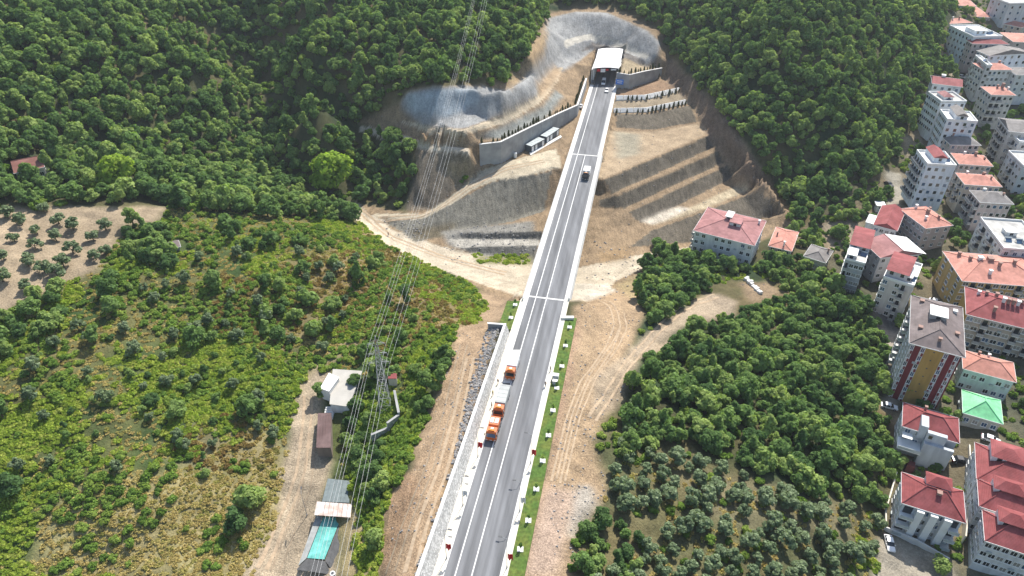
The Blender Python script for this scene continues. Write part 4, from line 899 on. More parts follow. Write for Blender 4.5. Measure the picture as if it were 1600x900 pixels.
r14 = building('red roofed house with large grey wall and roof terrace, above the other red roofed houses', (1409,667), (1499,694), (1500,655), 'C', -18, 8.2, 'hip', (.55,.57,.58), 'maroon', 2.6, 'villa', 'house', F=5, L=3, skip={('F',2),('F',3),('F',4)}, chim=((.36,.8,.5,1.3),))
_, w_, d_, H_, *_r = root_info[r14.name]; gm_ = wallm((.50,.53,.55))
part_box('grey_gable', r14, gm_, w_*.42, w_*.78, -1.6, -.46, -3, H_+1.6); part_box('grey_front', r14, gm_, w_*.42, w_*.97, -2.6, -1.604, -3, H_-1.2)
part_box('skylight', r14, 'glass', w_*.46, w_*.53, -1.64, -1.603, H_-.2, H_+.9); part_box('terrace_slab', r14, 'white', -.3, w_*.415, -4.2, -.004, 4.2, 4.4)
part_box('terrace_railing', r14, 'cont_top', -.3, w_*.415, -4.2, -4.1, 4.403, 5.3); part_box('terrace_awning', r14, RT['white'], .1, w_*.2, -2.6, -.5, 6.9, 7.0)
part_box('stair_tower', r14, gm_, w_*.27, w_*.41, -.9, 3.2, H_-1.5, H_+2.7); part_box('porch', r14, wallm((.16,.05,.05)), w_*.25, w_*.40, -6.0, -4.3, -3, 1.6)
r15 = building('red roofed white house with balconies between three white piers, beside the parked white car', (1408,787), (1509,819), (1509,769), 'C', -19.5, 8.8, 'hip', (.66,.67,.68), 'maroon', 2.8, 'villa', 'house', F=0, L=3, ov=.5, chim=((.55,.42,.9,.35),), pent=[(.34,.74,.58,.97,3.0,'maroon','hip')])
_, w_, d_, H_, n_, fh_, _z = root_info[r15.name]
for fx in (.30, .53, .76): part_box('pier', r15, 'white', w_*fx-.75, w_*fx+.75, -1.3, -.004, -3, H_-.03)
for k in range(n_):
    z = k*fh_
    for xa, xb in ((0, .30), (.76, 1.0)):
        xa_, xb_ = w_*xa+(.8 if xa else 0), w_*xb-(.8 if xb < 1 else 0)
        o = part_box('balcony', r15, 'white', xa_, xb_, -2.0, -.004, z-.1, z+.08); part_box('railing', o, 'cont_top', xa_, xb_, -2.0, -1.92, z+.083, z+.95); part_box('balcony_door', o, 'glass', xa_+.5, xb_-.5, -.06, -.005, z+.1, z+2.25)
    for xa, xb in ((.30, .53), (.53, .76)):
        for q in (.3, .7):
            put_window(r15, Matrix.Translation((w_*(xa+(xb-xa)*q), -.003, z+.9)), 1.2, 1.5)
for lb, A_, B2_, D_ in (('farthest of the three joined red roofed houses at the lower right edge', (1525,749), (1640,786), (1526,693)), ('middle of the three joined red roofed houses at the lower right edge', (1529,792), (1640,828), (1524,748)),
                        ('nearest red roofed white house in the lower right corner', (1538,846), (1640,880), (1537,798))):
    r = building(lb, A_, B2_, D_, 'D', -18, 8.6, 'hip', (.68,.69,.70), 'maroon', 2.6, 'villa', 'house', F=7, L=4, chim=((.45,.9,.7,1.3),), pent=[(.16,.62,.50,.98,3.0,'maroon','hip')])
building('flat roofed white block with roof plant at the right edge above the salmon roof', (1566,391), (1640,397), (1540,342), 'D', -10, 9, 'flat', WH, 'flat', F=5, L=6, balL=(1,3), pent=[(.3,.55,.45,.62,1.4,'white','flat')])
# --- the denser town behind
far = dict(near=False)
building('blue white tower block with stepped balconies and white roof terraces', (1447,259), (1496,262), (1430,236), 'D', -8, 15.5, 'flat', (.66,.71,.76), 'white', F=4, L=5, balL=(0,1,2,3), skip={('F',3,4)}, pent=[(.28,.72,.2,.95,2.0,'maroon','gabley')], **far)
building('pale pink block with a salmon roof right behind the blue white tower', (1498,257), (1552,261), (1491,240), 'D', -6.5, 8.5, 'hip', PK, 'salmon', 1.8, F=6, L=3, chim=((.3,.75,.6,1.1),(.6,.6,.8,1.4),(.85,.4,.6,1)), **far)
building('cream block with a salmon roof between pink block and brown roofed block', (1507,289), (1566,293), (1499,271), 'D', -8, 9, 'hip', CR, 'salmon', 1.8, F=6, L=4, balL=(0,2), chim=((.25,.9,.6,1),(.7,.8,.8,1.1),(.8,.4,.5,1)), **far)
building('pink rendered block with a grey brown hip roof and stacked side balconies', (1531,317), (1584,320), (1518,298), 'D', -9.5, 9.5, 'hip', PK, 'grey', 2.0, F=5, L=4, balL=(0,1,3), chim=((.35,.85,.8,1),(.85,.5,.5,1)), **far)
building('white block with a small brown gable between two white roof terraces', (1478,189), (1529,193), (1469,173), 'D', -2, 13.5, 'flat', (.70,.72,.76), 'white', F=4, L=6, pent=[(.3,.66,.05,.95,2.0,'grey','gabley')], **far)
building('low pale pink house with a grey hip roof below the white terraced block', (1485,227), (1533,228), (1478,213), 'D', -4, 8, 'hip', PK, 'grey', 1.8, F=5, L=3, chim=((.25,.7,.5,1.2),), **far)
building('white unit with brown side wall and round dome vent on its roof', (1469,161), (1512,161), (1455,145), 'D', 0, 14, 'flat', (.68,.70,.72), 'flat', F=4, L=7, pent=[(.25,.6,.25,.8,1.2,'pink','hip')], **far)
building('white unit with a maroon roof at the head of the brown sided row', (1456,131), (1504,137), (1457,119), 'D', 2, 13, 'gablex', (.68,.70,.72), 'maroon', 1.6, F=4, L=5, chim=((.35,.6,1.5,1),), **far)
building('curved balcony block with a salmon roof and tall chimneys', (1549,149), (1588,150), (1537,136), 'D', 0, 12.5, 'hip', (.60,.58,.55), 'salmon', 1.8, F=4, L=4, balF=(0,1), chim=((.4,.5,.6,1.2),(.62,.5,.9,2),(.9,.5,.6,1.3)), **far)
building('white block with a salmon roof and rows of small windows', (1537,110), (1583,110), (1529,99), 'D', 3, 12, 'hip', WH, 'salmon', 1.6, F=6, L=4, chim=((.1,.5,.6,1),(.8,.7,.8,1)), **far)
building('white block with a brown hip roof at the right edge near the top', (1588,118), (1650,118), (1581,106), 'D', 3, 11, 'hip', WH, 'grey', 1.6, F=5, L=3, **far)
building('white gabled block with a dark brown roof and blue white front', (1545,88), (1612,84), (1534,79), 'D', 6, 11.5, 'gabley', (.68,.72,.78), 'grey', 2.4, F=6, L=4, balL=(1,), **far)
building('grey side block stepping down beside the dark brown gable', (1521,88), (1540,104), (1518,77), 'D', 5, 12, 'flat', (.52,.52,.52), 'white', F=3, L=3, balF=(0,1), **far)
building('block with a dark red hip roof in the middle of the upper right town', (1519,69), (1577,70), (1524,63), 'D', 9, 11, 'hip', PK, 'maroon', 1.4, F=6, L=3, **far)
building('tall blue white tower with a white roof deck near the top right', (1520,60), (1568,59), (1501,41), 'D', 10, 12, 'flat', (.66,.72,.77), 'white', F=5, L=7, pent=[(.2,.6,.2,.6,2.0,'white','flat')], **far)
building('block with a salmon roof behind the tall blue white tower', (1483,38), (1520,36), (1491,29), 'D', 10, 10, 'hip', CR, 'salmon', 1.4, F=4, L=3, chim=((.3,.4,.5,1.2),(.6,.4,.5,1.2)), **far)
building('grey white block with a salmon roof near the top edge', (1494,9), (1526,11), (1494,0), 'D', 14, 9, 'hip', GW, 'salmon', 1.5, F=4, L=3, balF=(1,2), **far)
building('small pink walled house with a low salmon roof', (1527,27), (1550,28), (1527,7), 'D', 13, 6, 'hip', PK, 'salmon', 1.4, 'small_house', 'house', F=3, L=3, **far)
building('pale house half hidden by trees at the top edge', (1439,4), (1465,6), (1440,-4), 'D', 15, 8, 'flat', (.62,.66,.70), 'flat', F=3, L=2, **far)
building('cream house with a salmon gable roof in the far town', (1567,38), (1597,44), (1568,31), 'D', 12, 5, 'gablex', CR, 'salmon', 1.5, 'small_house', 'house', F=3, L=2, **far)
building('house with a salmon roof at the right edge of the far town', (1583,66), (1630,68), (1586,52), 'D', 10, 6, 'hip', PK, 'salmon', 1.5, 'small_house', 'house', F=3, L=2, **far)
building('grey block at the top right corner', (1577,8), (1640,6), (1577,-4), 'D', 18, 9, 'flat', GW, 'flat', F=5, L=3, **far)
building('grey roofed block with a red side gable and balconies at the right edge', (1576,206), (1640,212), (1563,185), 'D', -5, 13, 'gablex', (.52,.49,.47), 'grey', 2.0, F=5, L=5, balL=(1,2,3), **far)
building('pale block with a white roof terrace at the right edge', (1591,224), (1660,228), (1578,203), 'D', -7, 12.5, 'flat', (.60,.58,.56), 'white', F=4, L=5, balL=(1,3), **far)
building('grey white block at the right edge above the flat roofed block', (1597,262), (1660,266), (1589,238), 'D', -8.5, 12.5, 'flat', (.62,.63,.64), 'flat', F=4, L=5, balL=(2,), **far)
building('small white shed beside the pale lane', (1370,322), (1385,323), (1370,316), 'D', -13, 2.4, 'shed', WH, 'white', .3, 'shed', 'shed', F=1, L=1)
building('lone house with a red brown roof among the trees at the left edge', (22,272), (70,262), (70,243), 'C', 13, 3.6, 'gablex', CR, 'rust', 2.2, 'small_house', 'house', F=4, L=2)
building('grey tin shed behind the big dark tree on the hillside', (260,392), (283,386), (281,376), 'C', 3.6, 2.2, 'shed', (.34,.36,.38), 'brown', .3, 'shed', 'shed', F=1, L=1)
# ================================================================== VEHICLES
def wheel(par, x, y, r=.33, w_=.24, name='wheel'):
    b = MB(); b.tube((x-w_/2, y, r), (x+w_/2, y, r), r, 14); o = b.build(name, M['tyre'], par)
    b = MB(); s = 1 if x > 0 else -1; b.tube((x+s*(w_/2-.02), y, r), (x+s*(w_/2+.015), y, r), r*.58, 10); b.build('rim', M['steel'], o)
def car(label, loc, rz, m, kind='car', name='car', cat='car', glassm='glass'):
    """front faces -Y"""
    FOOT.append((Vector((loc[0]-2.6, loc[1]-2.6, 0)), Vector((1, 0, 0)), Vector((0, 1, 0)), 5.2, 5.2))
    t = thing(name, label, cat, loc, rz); L, Wd, Hh = (4.3, 1.76, 1.46) if kind == 'car' else (5.3, 2.0, 2.3)
    if kind == 'car':
        body = [(-2.15,.3),(-2.15,.62),(-2.0,.74),(-1.05,.92),(1.75,.95),(2.1,.88),(2.15,.6),(2.15,.3)]
        cab = [(-1.05,.925),(-.35,1.42),(.2,1.46),(1.1,1.40),(1.75,.955)]; roofy = (-.32, 1.1, 1.44)
    else:
        body = [(-2.65,.32),(-2.68,.8),(-2.45,1.12),(-1.95,1.22),(2.6,1.24),(2.65,.32)]
        cab = [(-1.98,1.225),(-1.2,2.2),(-.9,2.3),(2.45,2.3),(2.6,1.245)]; roofy = (-1.1, 2.42, 2.31)
    b = MB(); n = len(body); b.extr(body[::-1], -Wd/2, Wd/2, 0, [.06 if z < .4 or z > .9 else 0 for y, z in body[::-1]])
    bo = b.build('body', M[m], t, True); bo.data.polygons.foreach_set('use_smooth', [False]*len(bo.data.polygons)); bv = bo.modifiers.new('bevel', 'BEVEL'); bv.width = .06; bv.segments = 2
    b = MB(); ins = [.1 if z < Hh*.72 else .22 for y, z in cab]; b.extr(cab[::-1], -Wd/2, Wd/2, 0, ins[::-1]); b.build('windows', M[glassm], t)
    b = MB(); b.box(-Wd/2+.2, Wd/2-.2, roofy[0], roofy[1], roofy[2], roofy[2]+.05); b.build('roof', M[m], t, bevel=.02)
    b = MB()
    for s in (-1, 1):
        xs_ = sorted((s*(Wd/2-.2), s*(Wd/2-.10)))
        for y in ((-.1, .9) if kind == 'car' else (-.8, .6, 2.2)): b.box(xs_[0], xs_[1], y-.05, y+.05, body[3][1]+.03, roofy[2]-.02)
    b.build('pillar', M[m], t)
    for s in (-1, 1):
        b = MB(); b.box(s*Wd*.36-.18, s*Wd*.36+.18, -L/2-.03, -L/2+.05, .58, .74); b.build('headlight', M['lamp_glass'], t)
        b = MB(); b.box(s*Wd*.40-.12, s*Wd*.40+.12, L/2-.04, L/2+.03, .68, .86); b.build('tail_light', M['red'], t)
        b = MB(); b.box(s*Wd/2-.02 if s > 0 else -Wd/2-.16, s*Wd/2+.16 if s > 0 else -Wd/2+.02, body[3][0]-.02+.3, body[3][0]+.42, body[3][1]+.02, body[3][1]+.17); b.build('mirror', M[m], t)
        for y in (-L*.31, L*.31): wheel(t, s*(Wd/2-.1), y)
    b = MB(); b.box(-.26, .26, -L/2-.045, -L/2-.01, .4, .52); b.build('number_plate', M['white'], t)
    return t
M['amber'] = mat('amber_beacon', (.7, .25, .02), .3, .02)
def truck(label, loc, rz, cargo, L=7.5, paint='orange'):
    """front faces -Y; cab 2.2 m long"""
    t = thing('truck', label, 'truck', loc, rz); y0 = -L/2; Wd = 2.45
    b = MB(); b.box(-.5, .5, y0+.4, L/2-.1, .65, .95); b.build('chassis', M['steel_dark'], t)
    b = MB(); prof = [(y0, .5), (y0-.04, 1.35), (y0+.18, 2.35), (y0+.5, 2.72), (y0+2.0, 2.78), (y0+2.1, .6)]
    b.extr(prof[::-1], -Wd/2, Wd/2, 0, [0, .05, .08, .03, 0, 0]); b.build('cab', M[paint], t, bevel=.07)
    b = MB(); b.poly([(-1.08, y0-.06, 1.42), (1.08, y0-.06, 1.42), (1.0, y0+.15, 2.36), (-1.0, y0+.15, 2.36)]); b.poly([(-1.08, y0-.03, 1.42), (-1.0, y0+.18, 2.36), (1.0, y0+.18, 2.36), (1.08, y0-.03, 1.42)]); b.build('windscreen', M['glass_sky' if cargo == 'tank' else 'glass'], t)
    for s in (-1, 1):
        b = MB(); x = s*(Wd/2+.012); b.box(min(x, x-s*.04), max(x, x-s*.04), y0+.35, y0+1.4, 1.5, 2.25); b.build('side_window', M['glass'], t)
        b = MB(); x = s*(Wd/2+.2); b.box(x-.09, x+.09, y0+.1, y0+.18, 1.6, 2.3); b.tube((s*(Wd/2-.05), y0+.14, 2.2), (x, y0+.14, 2.2), .025, 5); b.build('mirror', M['steel_dark'], t)
        b = MB(); b.box(s*.95-.17, s*.95+.17, y0-.18, y0-.1, .62, .82); b.build('headlight', M['lamp_glass'], t)
        for y in (y0+1.0, L/2-1.9, L/2-.75): wheel(t, s*(Wd/2-.17), y, .5, .32)
    b = MB(); b.box(-1.2, 1.2, y0-.12, y0+.15, .42, .95); b.build('bumper', M[paint], t, bevel=.04)
    b = MB(); b.box(-.28, .28, y0-.15, y0-.122, .5, .64); b.build('number_plate', M['white'], t)
    b = MB(); b.box(-.7, .7, y0+.7, y0+1.0, 2.8, 2.93); b.build('beacon', M['amber'], t)
    b = MB(); b.box(-.3, .3, y0+1.2, y0+1.75, 2.79, 2.86); b.build('roof_hatch', M['white'], t)
    ya = y0+2.3; yb = L/2
    if 'box' in cargo:
        b = MB(); b.extr([(ya, 1.0), (ya, 2.75), (ya+.1, 2.95), (yb-.1, 2.95), (yb, 2.75), (yb, 1.0)][::-1], -1.25, 1.25); b.build('cargo_box', M['grey_sheet' if cargo == 'box' else 'white'], t, bevel=.05)
        b = MB(); k = int((yb-ya)/1.1)
        for i in range(k): y = ya+.5+(yb-ya-1)*i/(k-1); b.box(-1.24, 1.24, y-.03, y+.03, 2.953, 2.985)
        b.build('roof_bow', M['grey_sheet' if cargo == 'box' else 'white'], t)
    elif cargo == 'tipper':
        b = MB(); b.box(-1.22, 1.22, ya, yb, 1.0, 1.2)
        for q in ((-1.22, -1.12, ya, yb), (1.12, 1.22, ya, yb), (-1.117, 1.117, ya, ya+.1), (-1.117, 1.117, yb-.1, yb)): b.box(*q, 1.203, 2.1)
        for y in np.linspace(ya+.4, yb-.4, 5):
            for s in (-1, 1): b.box(min(s*1.222, s*1.3), max(s*1.222, s*1.3), y-.05, y+.05, 1.0, 2.05)
        b.build('tipper_bed', M['orange'], t)
    elif cargo == 'tank':
        b = MB(); b.box(-1.2, 1.2, ya, yb, 1.0, 1.15); b.build('flatbed', M['steel_dark'], t)
        b = MB(); b.extr([(ya+.1, 1.16), (ya+.1, 2.5), (ya+.4, 2.75), (yb-.3, 2.75), (yb-.1, 2.4), (yb-.1, 1.16)][::-1], -1.15, 1.15); b.build('tool_body', M['orange'], t, bevel=.08)
        b = MB()
        for x in (-.55, .55): b.box(x-.4, x+.4, ya+.9, yb-.9, 2.755, 2.87)
        b.build('roof_locker', M['white'], t)
    return t
HD = math.atan(SL)                                     # road heading; vehicles facing the camera side need rz = -HD
def on_road(xo, y, z=.005): return (RX(xo, y), y, z)
truck('orange truck with sky reflection coloured blue into its windscreen, nearest of the queue at the left kerb', on_road(-11.45, 109.6), -HD, 'tank', 5.6)
truck('orange cab truck with long grey box body, middle of the queue at the left kerb', on_road(-11.4, 118.2), -HD, 'box', 8.6)
truck('orange cab truck with white box body, last of the queue at the left kerb', on_road(-11.3, 130.4), -HD, 'whitebox', 7.2)
p = W(916, 276, 0); truck('small truck with dark cab and white box body driving over the bridge', (p[0], p[1], .005), -HD, 'whitebox', 6.6, 'car_dark')
p = W(948, 143, 0); car('white car leaving the tunnel mouth', (p[0], p[1], .005), -HD, 'car_white')
p = W(907, 168, 0); car('white car standing on the left pavement before the tunnel', (p[0], p[1], .17), -HD+math.pi, 'car_white')
p = W(943, 131, 0); car('white van parked in the shade of the canopy', (p[0], p[1], .005), -HD, 'car_white', 'van', 'van', 'van')
p = W(925, 133, 0); car('dark car in the shade of the canopy', (p[0]+.8, p[1]+2, .005), -HD, 'car_dark')
p = hit(1388, 852); car('white car parked on the concrete yard below the red roofed house', p+Vector((0, 0, .05)), R(-12), 'car_white')
p = hit(1388, 290); car('dark car parked on the pale lane by the town', p+Vector((0, 0, .05)), R(15), 'car_dark')
p = hit(1461, 474); car('white car parked between the tower house and the ochre block', p+Vector((0, 0, .05)), R(50), 'car_white')
p = hit(1388, 638); car('white car parked at the wood edge beside the striped tower', p+Vector((0, 0, .05)), R(70), 'car_white')
for (u, v), a, mm, lb in (((1546, 690), 60, 'car_white', 'white car on the drive between the red roofed houses'), ((1500, 722), 80, 'car_dark', 'dark car on the drive between the red roofed houses'), ((1545, 248), 40, 'car_dark', 'dark car behind the pale pink block'), ((1502, 122), 30, 'car_white', 'white car at the end of the tan lane')):
    p = hit(u, v); car(lb, p+Vector((0, 0, .05)), R(a), mm)
# ================================================================== PEOPLE
def person(label, loc, rz, shirt, trousers, step=.12):
    t = thing('person', label, 'person', loc, rz)
    def skin(name, vs, es, m, root=0, lvl=1):
        me = bpy.data.meshes.new(name); me.from_pydata([v[:3] for v in vs], es, []); o = link(name, me, t); me.materials.append(m)
        sk_ = o.modifiers.new('skin', 'SKIN'); sk_.use_smooth_shade = True; sub = o.modifiers.new('sub', 'SUBSURF'); sub.levels = lvl; sub.render_levels = lvl
        for i, v in enumerate(vs): d = me.skin_vertices[0].data[i]; r_ = v[3]; d.radius = r_ if isinstance(r_, tuple) else (r_, r_)
        me.skin_vertices[0].data[root].use_root = True; return o
    vs = [(0,0,.95,(.15,.10)),(0,0,1.2,(.15,.10)),(0,.01,1.40,(.17,.10)),(0,.01,1.50,.055),(0,0,1.58,(.075,.09)),(0,0,1.68,(.08,.095)),
          (.19,.01,1.40,.06),(.24,.02,1.14,.045),(.25,-.05,.90,.036),(-.19,.01,1.40,.06),(-.24,.02,1.14,.045),(-.25,-.05,.90,.036),
          (.09,0,.88,.09),(.10,-step,.50,.06),(.10,-step*.3,.09,.04),(.10,-step*.3-.14,.04,.035),(-.09,0,.88,.09),(-.10,step*.5,.50,.06),(-.10,step,.09,.04),(-.10,step-.14,.04,.035)]
    for s, i in ((1, 8), (-1, 11)):                     # palm and five fingers
        x, y, z = vs[i][:3]; k = len(vs); vs.append((x, y-.01, z-.07, .028))
        for dx, dz in ((-.02, -.075), (-.007, -.085), (.007, -.08), (.02, -.065)): vs.append((x, y-.01+dx, z-.07+dz, .008))
        vs.append((x-s*.02, y-.045, z-.10, .009))
    es = [(0,1),(1,2),(2,3),(3,4),(4,5),(2,6),(6,7),(7,8),(2,9),(9,10),(10,11),(0,12),(12,13),(13,14),(14,15),(0,16),(16,17),(17,18),(18,19)]
    for i, k in ((8, 20), (11, 26)): es += [(i, k)]+[(k, k+1+q) for q in range(5)]
    skin('body', vs, es, M['skin'])
    skin('shirt', [(0,0,.92,(.165,.115)),(0,0,1.2,(.165,.115)),(0,.01,1.40,(.185,.115)),(.19,.01,1.405,.07),(.235,.02,1.2,.06),(-.19,.01,1.405,.07),(-.235,.02,1.2,.06)], [(0,1),(1,2),(2,3),(3,4),(2,5),(5,6)], M[shirt])
    skin('trousers', [(0,0,.96,(.155,.115)),(.09,0,.86,.10),(.10,-step,.50,.075),(.10,-step*.3,.12,.06),(-.09,0,.86,.10),(-.10,step*.5,.50,.075),(-.10,step,.12,.06)], [(0,1),(1,2),(2,3),(0,4),(4,5),(5,6)], M[trousers])
    skin('hair', [(0,.025,1.62,(.08,.08)),(0,.012,1.72,(.08,.09))], [(0,1)], M['hair'])
for xo, y, s_, tr_, lb in ((-13.9, 125.5, 'cloth_navy', 'cloth_grey', 'person in navy standing on the pavement beside the grey box truck'), (-14.3, 121.5, 'cloth_yellow', 'cloth_navy', 'person in a yellow vest left of the orange cab'), (-13.7, 117.6, 'cloth_grey', 'cloth_navy', 'person in grey walking past the trucks'),
                          (-1.6, 130.2, 'cloth_navy', 'cloth_navy', 'person in dark clothes on the pavement beside the grass verge'), (-2.0, 124.6, 'cloth_grey', 'cloth_navy', 'person in a grey shirt near the white cabinet')):
    person(lb, (RX(xo, y), y, .145), random.uniform(0, 6), s_, tr_)
p = hit(607, 369); person('person in dark clothes on the dusty valley track', p+Vector((0, 0, .0)), 1.0, 'cloth_navy', 'cloth_navy')
# ================================================================== STREET FURNITURE
def street_lamp(label, loc, rz, h=9.0, arm=.9, group=None):
    t = thing('street_lamp', label, 'street lamp', loc, rz, group)
    b = MB(); b.tube((0, 0, 0), (0, 0, h), .07, 8, r2=.04); b.tube((0, 0, 0), (0, 0, .5), .14, 8); b.build('pole', M['steel'], t)
    b = MB(); b.tube((0, 0, h-.05), (arm, 0, h+.45), .045, 6); b.build('arm', M['steel'], t)
    b = MB(); b.box(arm-.1, arm+.65, -.14, .14, h+.4, h+.5); b.build('lamp_head', M['steel_dark'], t)
    b = MB(); b.box(arm, arm+.55, -.1, .1, h+.37, h+.398); b.build('lens', M['lamp_glass'], t); return t
def hung_flag(label, x, y, z, m, group=None):
    b = MB(); n = 7; rnd_ = random.Random(x*7+y)
    ph = rnd_.random()*6
    P_ = [[(x+.12+.95*i/n, y+.16*math.sin(i*1.3+ph)*(.4+j*.3)-.05*j, z-1.45*j/4-.25*i/n) for i in range(n+1)] for j in range(5)]
    for j in range(4):
        for i in range(n): b.poly([P_[j+1][i], P_[j+1][i+1], P_[j][i+1], P_[j][i]])
    o = b.build('flag', M[m], None, True); s = o.modifiers.new('solid', 'SOLIDIFY'); s.thickness = .012; tag(o, label, 'flag', group)
for sd_, xo, rz, rows in (('left', -13.3, -HD, (77.4, 89.6, 102.4)), ('right', -1.3, -HD+math.pi, (75.5, 88.2, 100.6))):
    for k, y in enumerate(rows):
        nm = {'left': ('nearest the camera', 'in the middle', 'nearest the trucks'), 'right': ('nearest the camera', 'in the middle', 'farthest from the camera')}[sd_][k]
        wall_ = 'left pavement under the stone wall' if sd_ == 'left' else 'pavement beside the green verge'
        street_lamp(f'slim lamp post on the {wall_}, {nm}', (RX(xo, y), y, .14), rz)
        mid = k == 1
        hung_flag(('white' if mid else 'red')+f' flag on the lamp post {nm}, by the '+('stone wall' if sd_ == 'left' else 'grass verge'), RX(xo, y)+(0 if sd_ == 'left' else .05), y-.03, 4.9 if sd_ == 'left' else 4.6, 'white' if mid else 'red')
# planting squares with saplings on the verge
def sapling(loc, lb, k, group, h=1.8):
    t = thing('young_tree', lb, 'sapling', loc, k*1.3, group)
    b = MB(); b.tube((0, 0, 0), (0, 0, h*.7), .035, 6, r2=.02); b.build('trunk', M['bark'], t)
    b = MB(); rr = random.Random(k)
    for i in range(70):
        a = rr.random()*6.28; z = h*(.4+.6*rr.random()); r_ = .38*(1-abs(z/h-.65))*rr.random()**.5; c = Vector((math.cos(a)*r_, math.sin(a)*r_, z)); d = Vector((rr.gauss(0, 1), rr.gauss(0, 1), rr.gauss(0, 1))).normalized(); u_ = d.orthogonal().normalized()*.11; v_ = d.cross(u_)
        b.poly([c-u_-v_, c+u_-v_, c+u_+v_, c-u_+v_])
    b.build('crown', M['leaf'], t)
PLP = [(890,511),(883.6,540),(878,572),(870,606),(864,641),(857,680),(848,720),(838,764),(825.5,813),(813,858)]
for k, (u, v) in enumerate(PLP+[(805,476),(798.4,496)]):
    x, y, z = W(u, v, .1); lft = k >= 10; nm = ['farthest', 'second', 'third', 'fourth', 'fifth', 'sixth', 'seventh', 'eighth', 'ninth', 'nearest', 'far', 'near'][k]
    where = 'short turf strip above the stone wall' if lft else 'green verge, counted from the bridge'
    b = MB(); c_, s_ = math.cos(.78-HD+.15), math.sin(.78-HD+.15); q = .85
    b.prism([(x+c_*q, y+s_*q), (x-s_*q, y+c_*q), (x-c_*q, y-s_*q), (x+s_*q, y-c_*q)], -.1, .13); tag(b.build('planting_square', M['concrete_white']), f'white gravel planting square, {nm} one on the {where}', 'planting bed', 'white planting squares on the verges')
    sapling((x, y, .12), f'young tree in the {nm} white square on the {where}', k, 'young trees in white planting squares', 1.9)
# cabinets by the verge
for (u, v), q, lb in (((868,592), (1.5, 1.0, 1.5), 'larger white utility cabinet at the edge of the verge'), ((867,599), (1.2, .8, 1.0), 'smaller white utility cabinet at the edge of the verge')):
    x, y, z = W(u, v, .1); t = thing('utility_cabinet', lb, 'cabinet', (x, y, .05), -HD)
    b = MB(); b.box(-q[0]/2, q[0]/2, -q[1]/2, q[1]/2, 0, q[2]); b.build('body', M['white'], t, bevel=.03)
    b = MB(); b.box(-q[0]/2-.06, q[0]/2+.06, -q[1]/2-.06, q[1]/2+.06, q[2]+.003, q[2]+.08); b.build('lid', M['concrete_white'], t)
    for s in (-1, 1): part_box('door', t, M['cont_top'], min(s*.02, s*q[0]*.45), max(s*.02, s*q[0]*.45), -q[1]/2-.03, -q[1]/2-.003, .1, q[2]-.1)
x, y, z = W(886, 497, .3); b = MB(); b.box(x-1.6, x+1.9, y-.5, y+.5, -.5, .75); tag(b.build('wall_end_block', M['concrete_white']), 'white concrete block at the top end of the green verge', 'block')
# blue road sign beside the tunnel
x, y, z = W(967, 141, 0); t = thing('road_sign', 'blue road sign on two posts right of the tunnel mouth', 'road sign', (x, y, 0), -HD)
for s in (-1.3, 1.3): b = MB(); b.tube((s, 0, -.5), (s, 0, 5.2), .07, 6); b.build('post', M['steel'], t)
part_box('sign_panel', t, 'blue', -1.9, 1.9, -.12, -.075, 2.9, 5.4)
for z_, wd in ((4.5, 1.3), (3.6, 1.1)): part_box('lettering', t, 'white', -wd, wd, -.135, -.122, z_, z_+.28)
# container cabins
def cabin(lb, A, B_, D):
    z = 1.7; a, b_, d_ = [Vector(W(*q, z)) for q in (A, B_, D)]; ex = (b_-a); ex.z = 0; L = ex.length; ex.normalize(); ey = Vector((-ex.y, ex.x, 0)); dp = max(2.4, min(3.0, (d_-a).dot(ey)))
    t = thing('container_cabin', lb, 'container', (a.x, a.y, -1.0), math.atan2(ex.y, ex.x)); H = 2.7
    FOOT.append((Vector((a.x, a.y, 0)), ex, ey, L, dp))
    b = MB(); b.box(0, L, 0, dp, -.6, H); b.build('body', M['cont_dark'], t)
    n = 6
    for k in range(n): part_box('roof_panel', t, 'cont_top', L*k/n+.06, L*(k+1)/n-.06, -.08, dp+.08, H+.003, H+.14)
    for k, f in enumerate((.04, .30, .80)): part_box('door', t, 'white', L*f+.1, L*f+L*.15, -.05, -.003, .1, 2.3)
    b = MB()
    for k in range(14): b.box(L*k/14, L*k/14+.12, dp+.003, dp+.05, -.2, H-.1)
    b.build('rib', M['cont_dark'], t)
cabin('nearer of two dark container cabins with grey panel roofs under the bent wall', (830,229), (851,217.5), (817,224)); cabin('farther of two dark container cabins with grey panel roofs, closer to the road', (854,214.5), (874,201), (842,210))
b = MB(); q = [W(829,243,-1), W(878,214,-.9), W(876,211.5,-.9), W(827,239,-1)]; b.prism([(p_[0], p_[1]) for p_ in q], -1.6, -.8); tag(b.build('concrete_slab', M['concrete_white']), 'pale concrete footing slab along the container cabins', 'slab')
p = hit(805, 246); t = thing('water_tank', 'small white tank standing beside the container cabins', 'tank', p)
b = MB(); b.tube((0, 0, 0), (0, 0, 1.9), .7, 14); b.tube((0, 0, 1.9), (0, 0, 2.3), .7, 14, r2=.25); b.build('drum', M['white'], t); b = MB(); b.tube((0, 0, 2.3), (0, 0, 2.42), .26, 10); b.build('lid', M['steel_dark'], t)
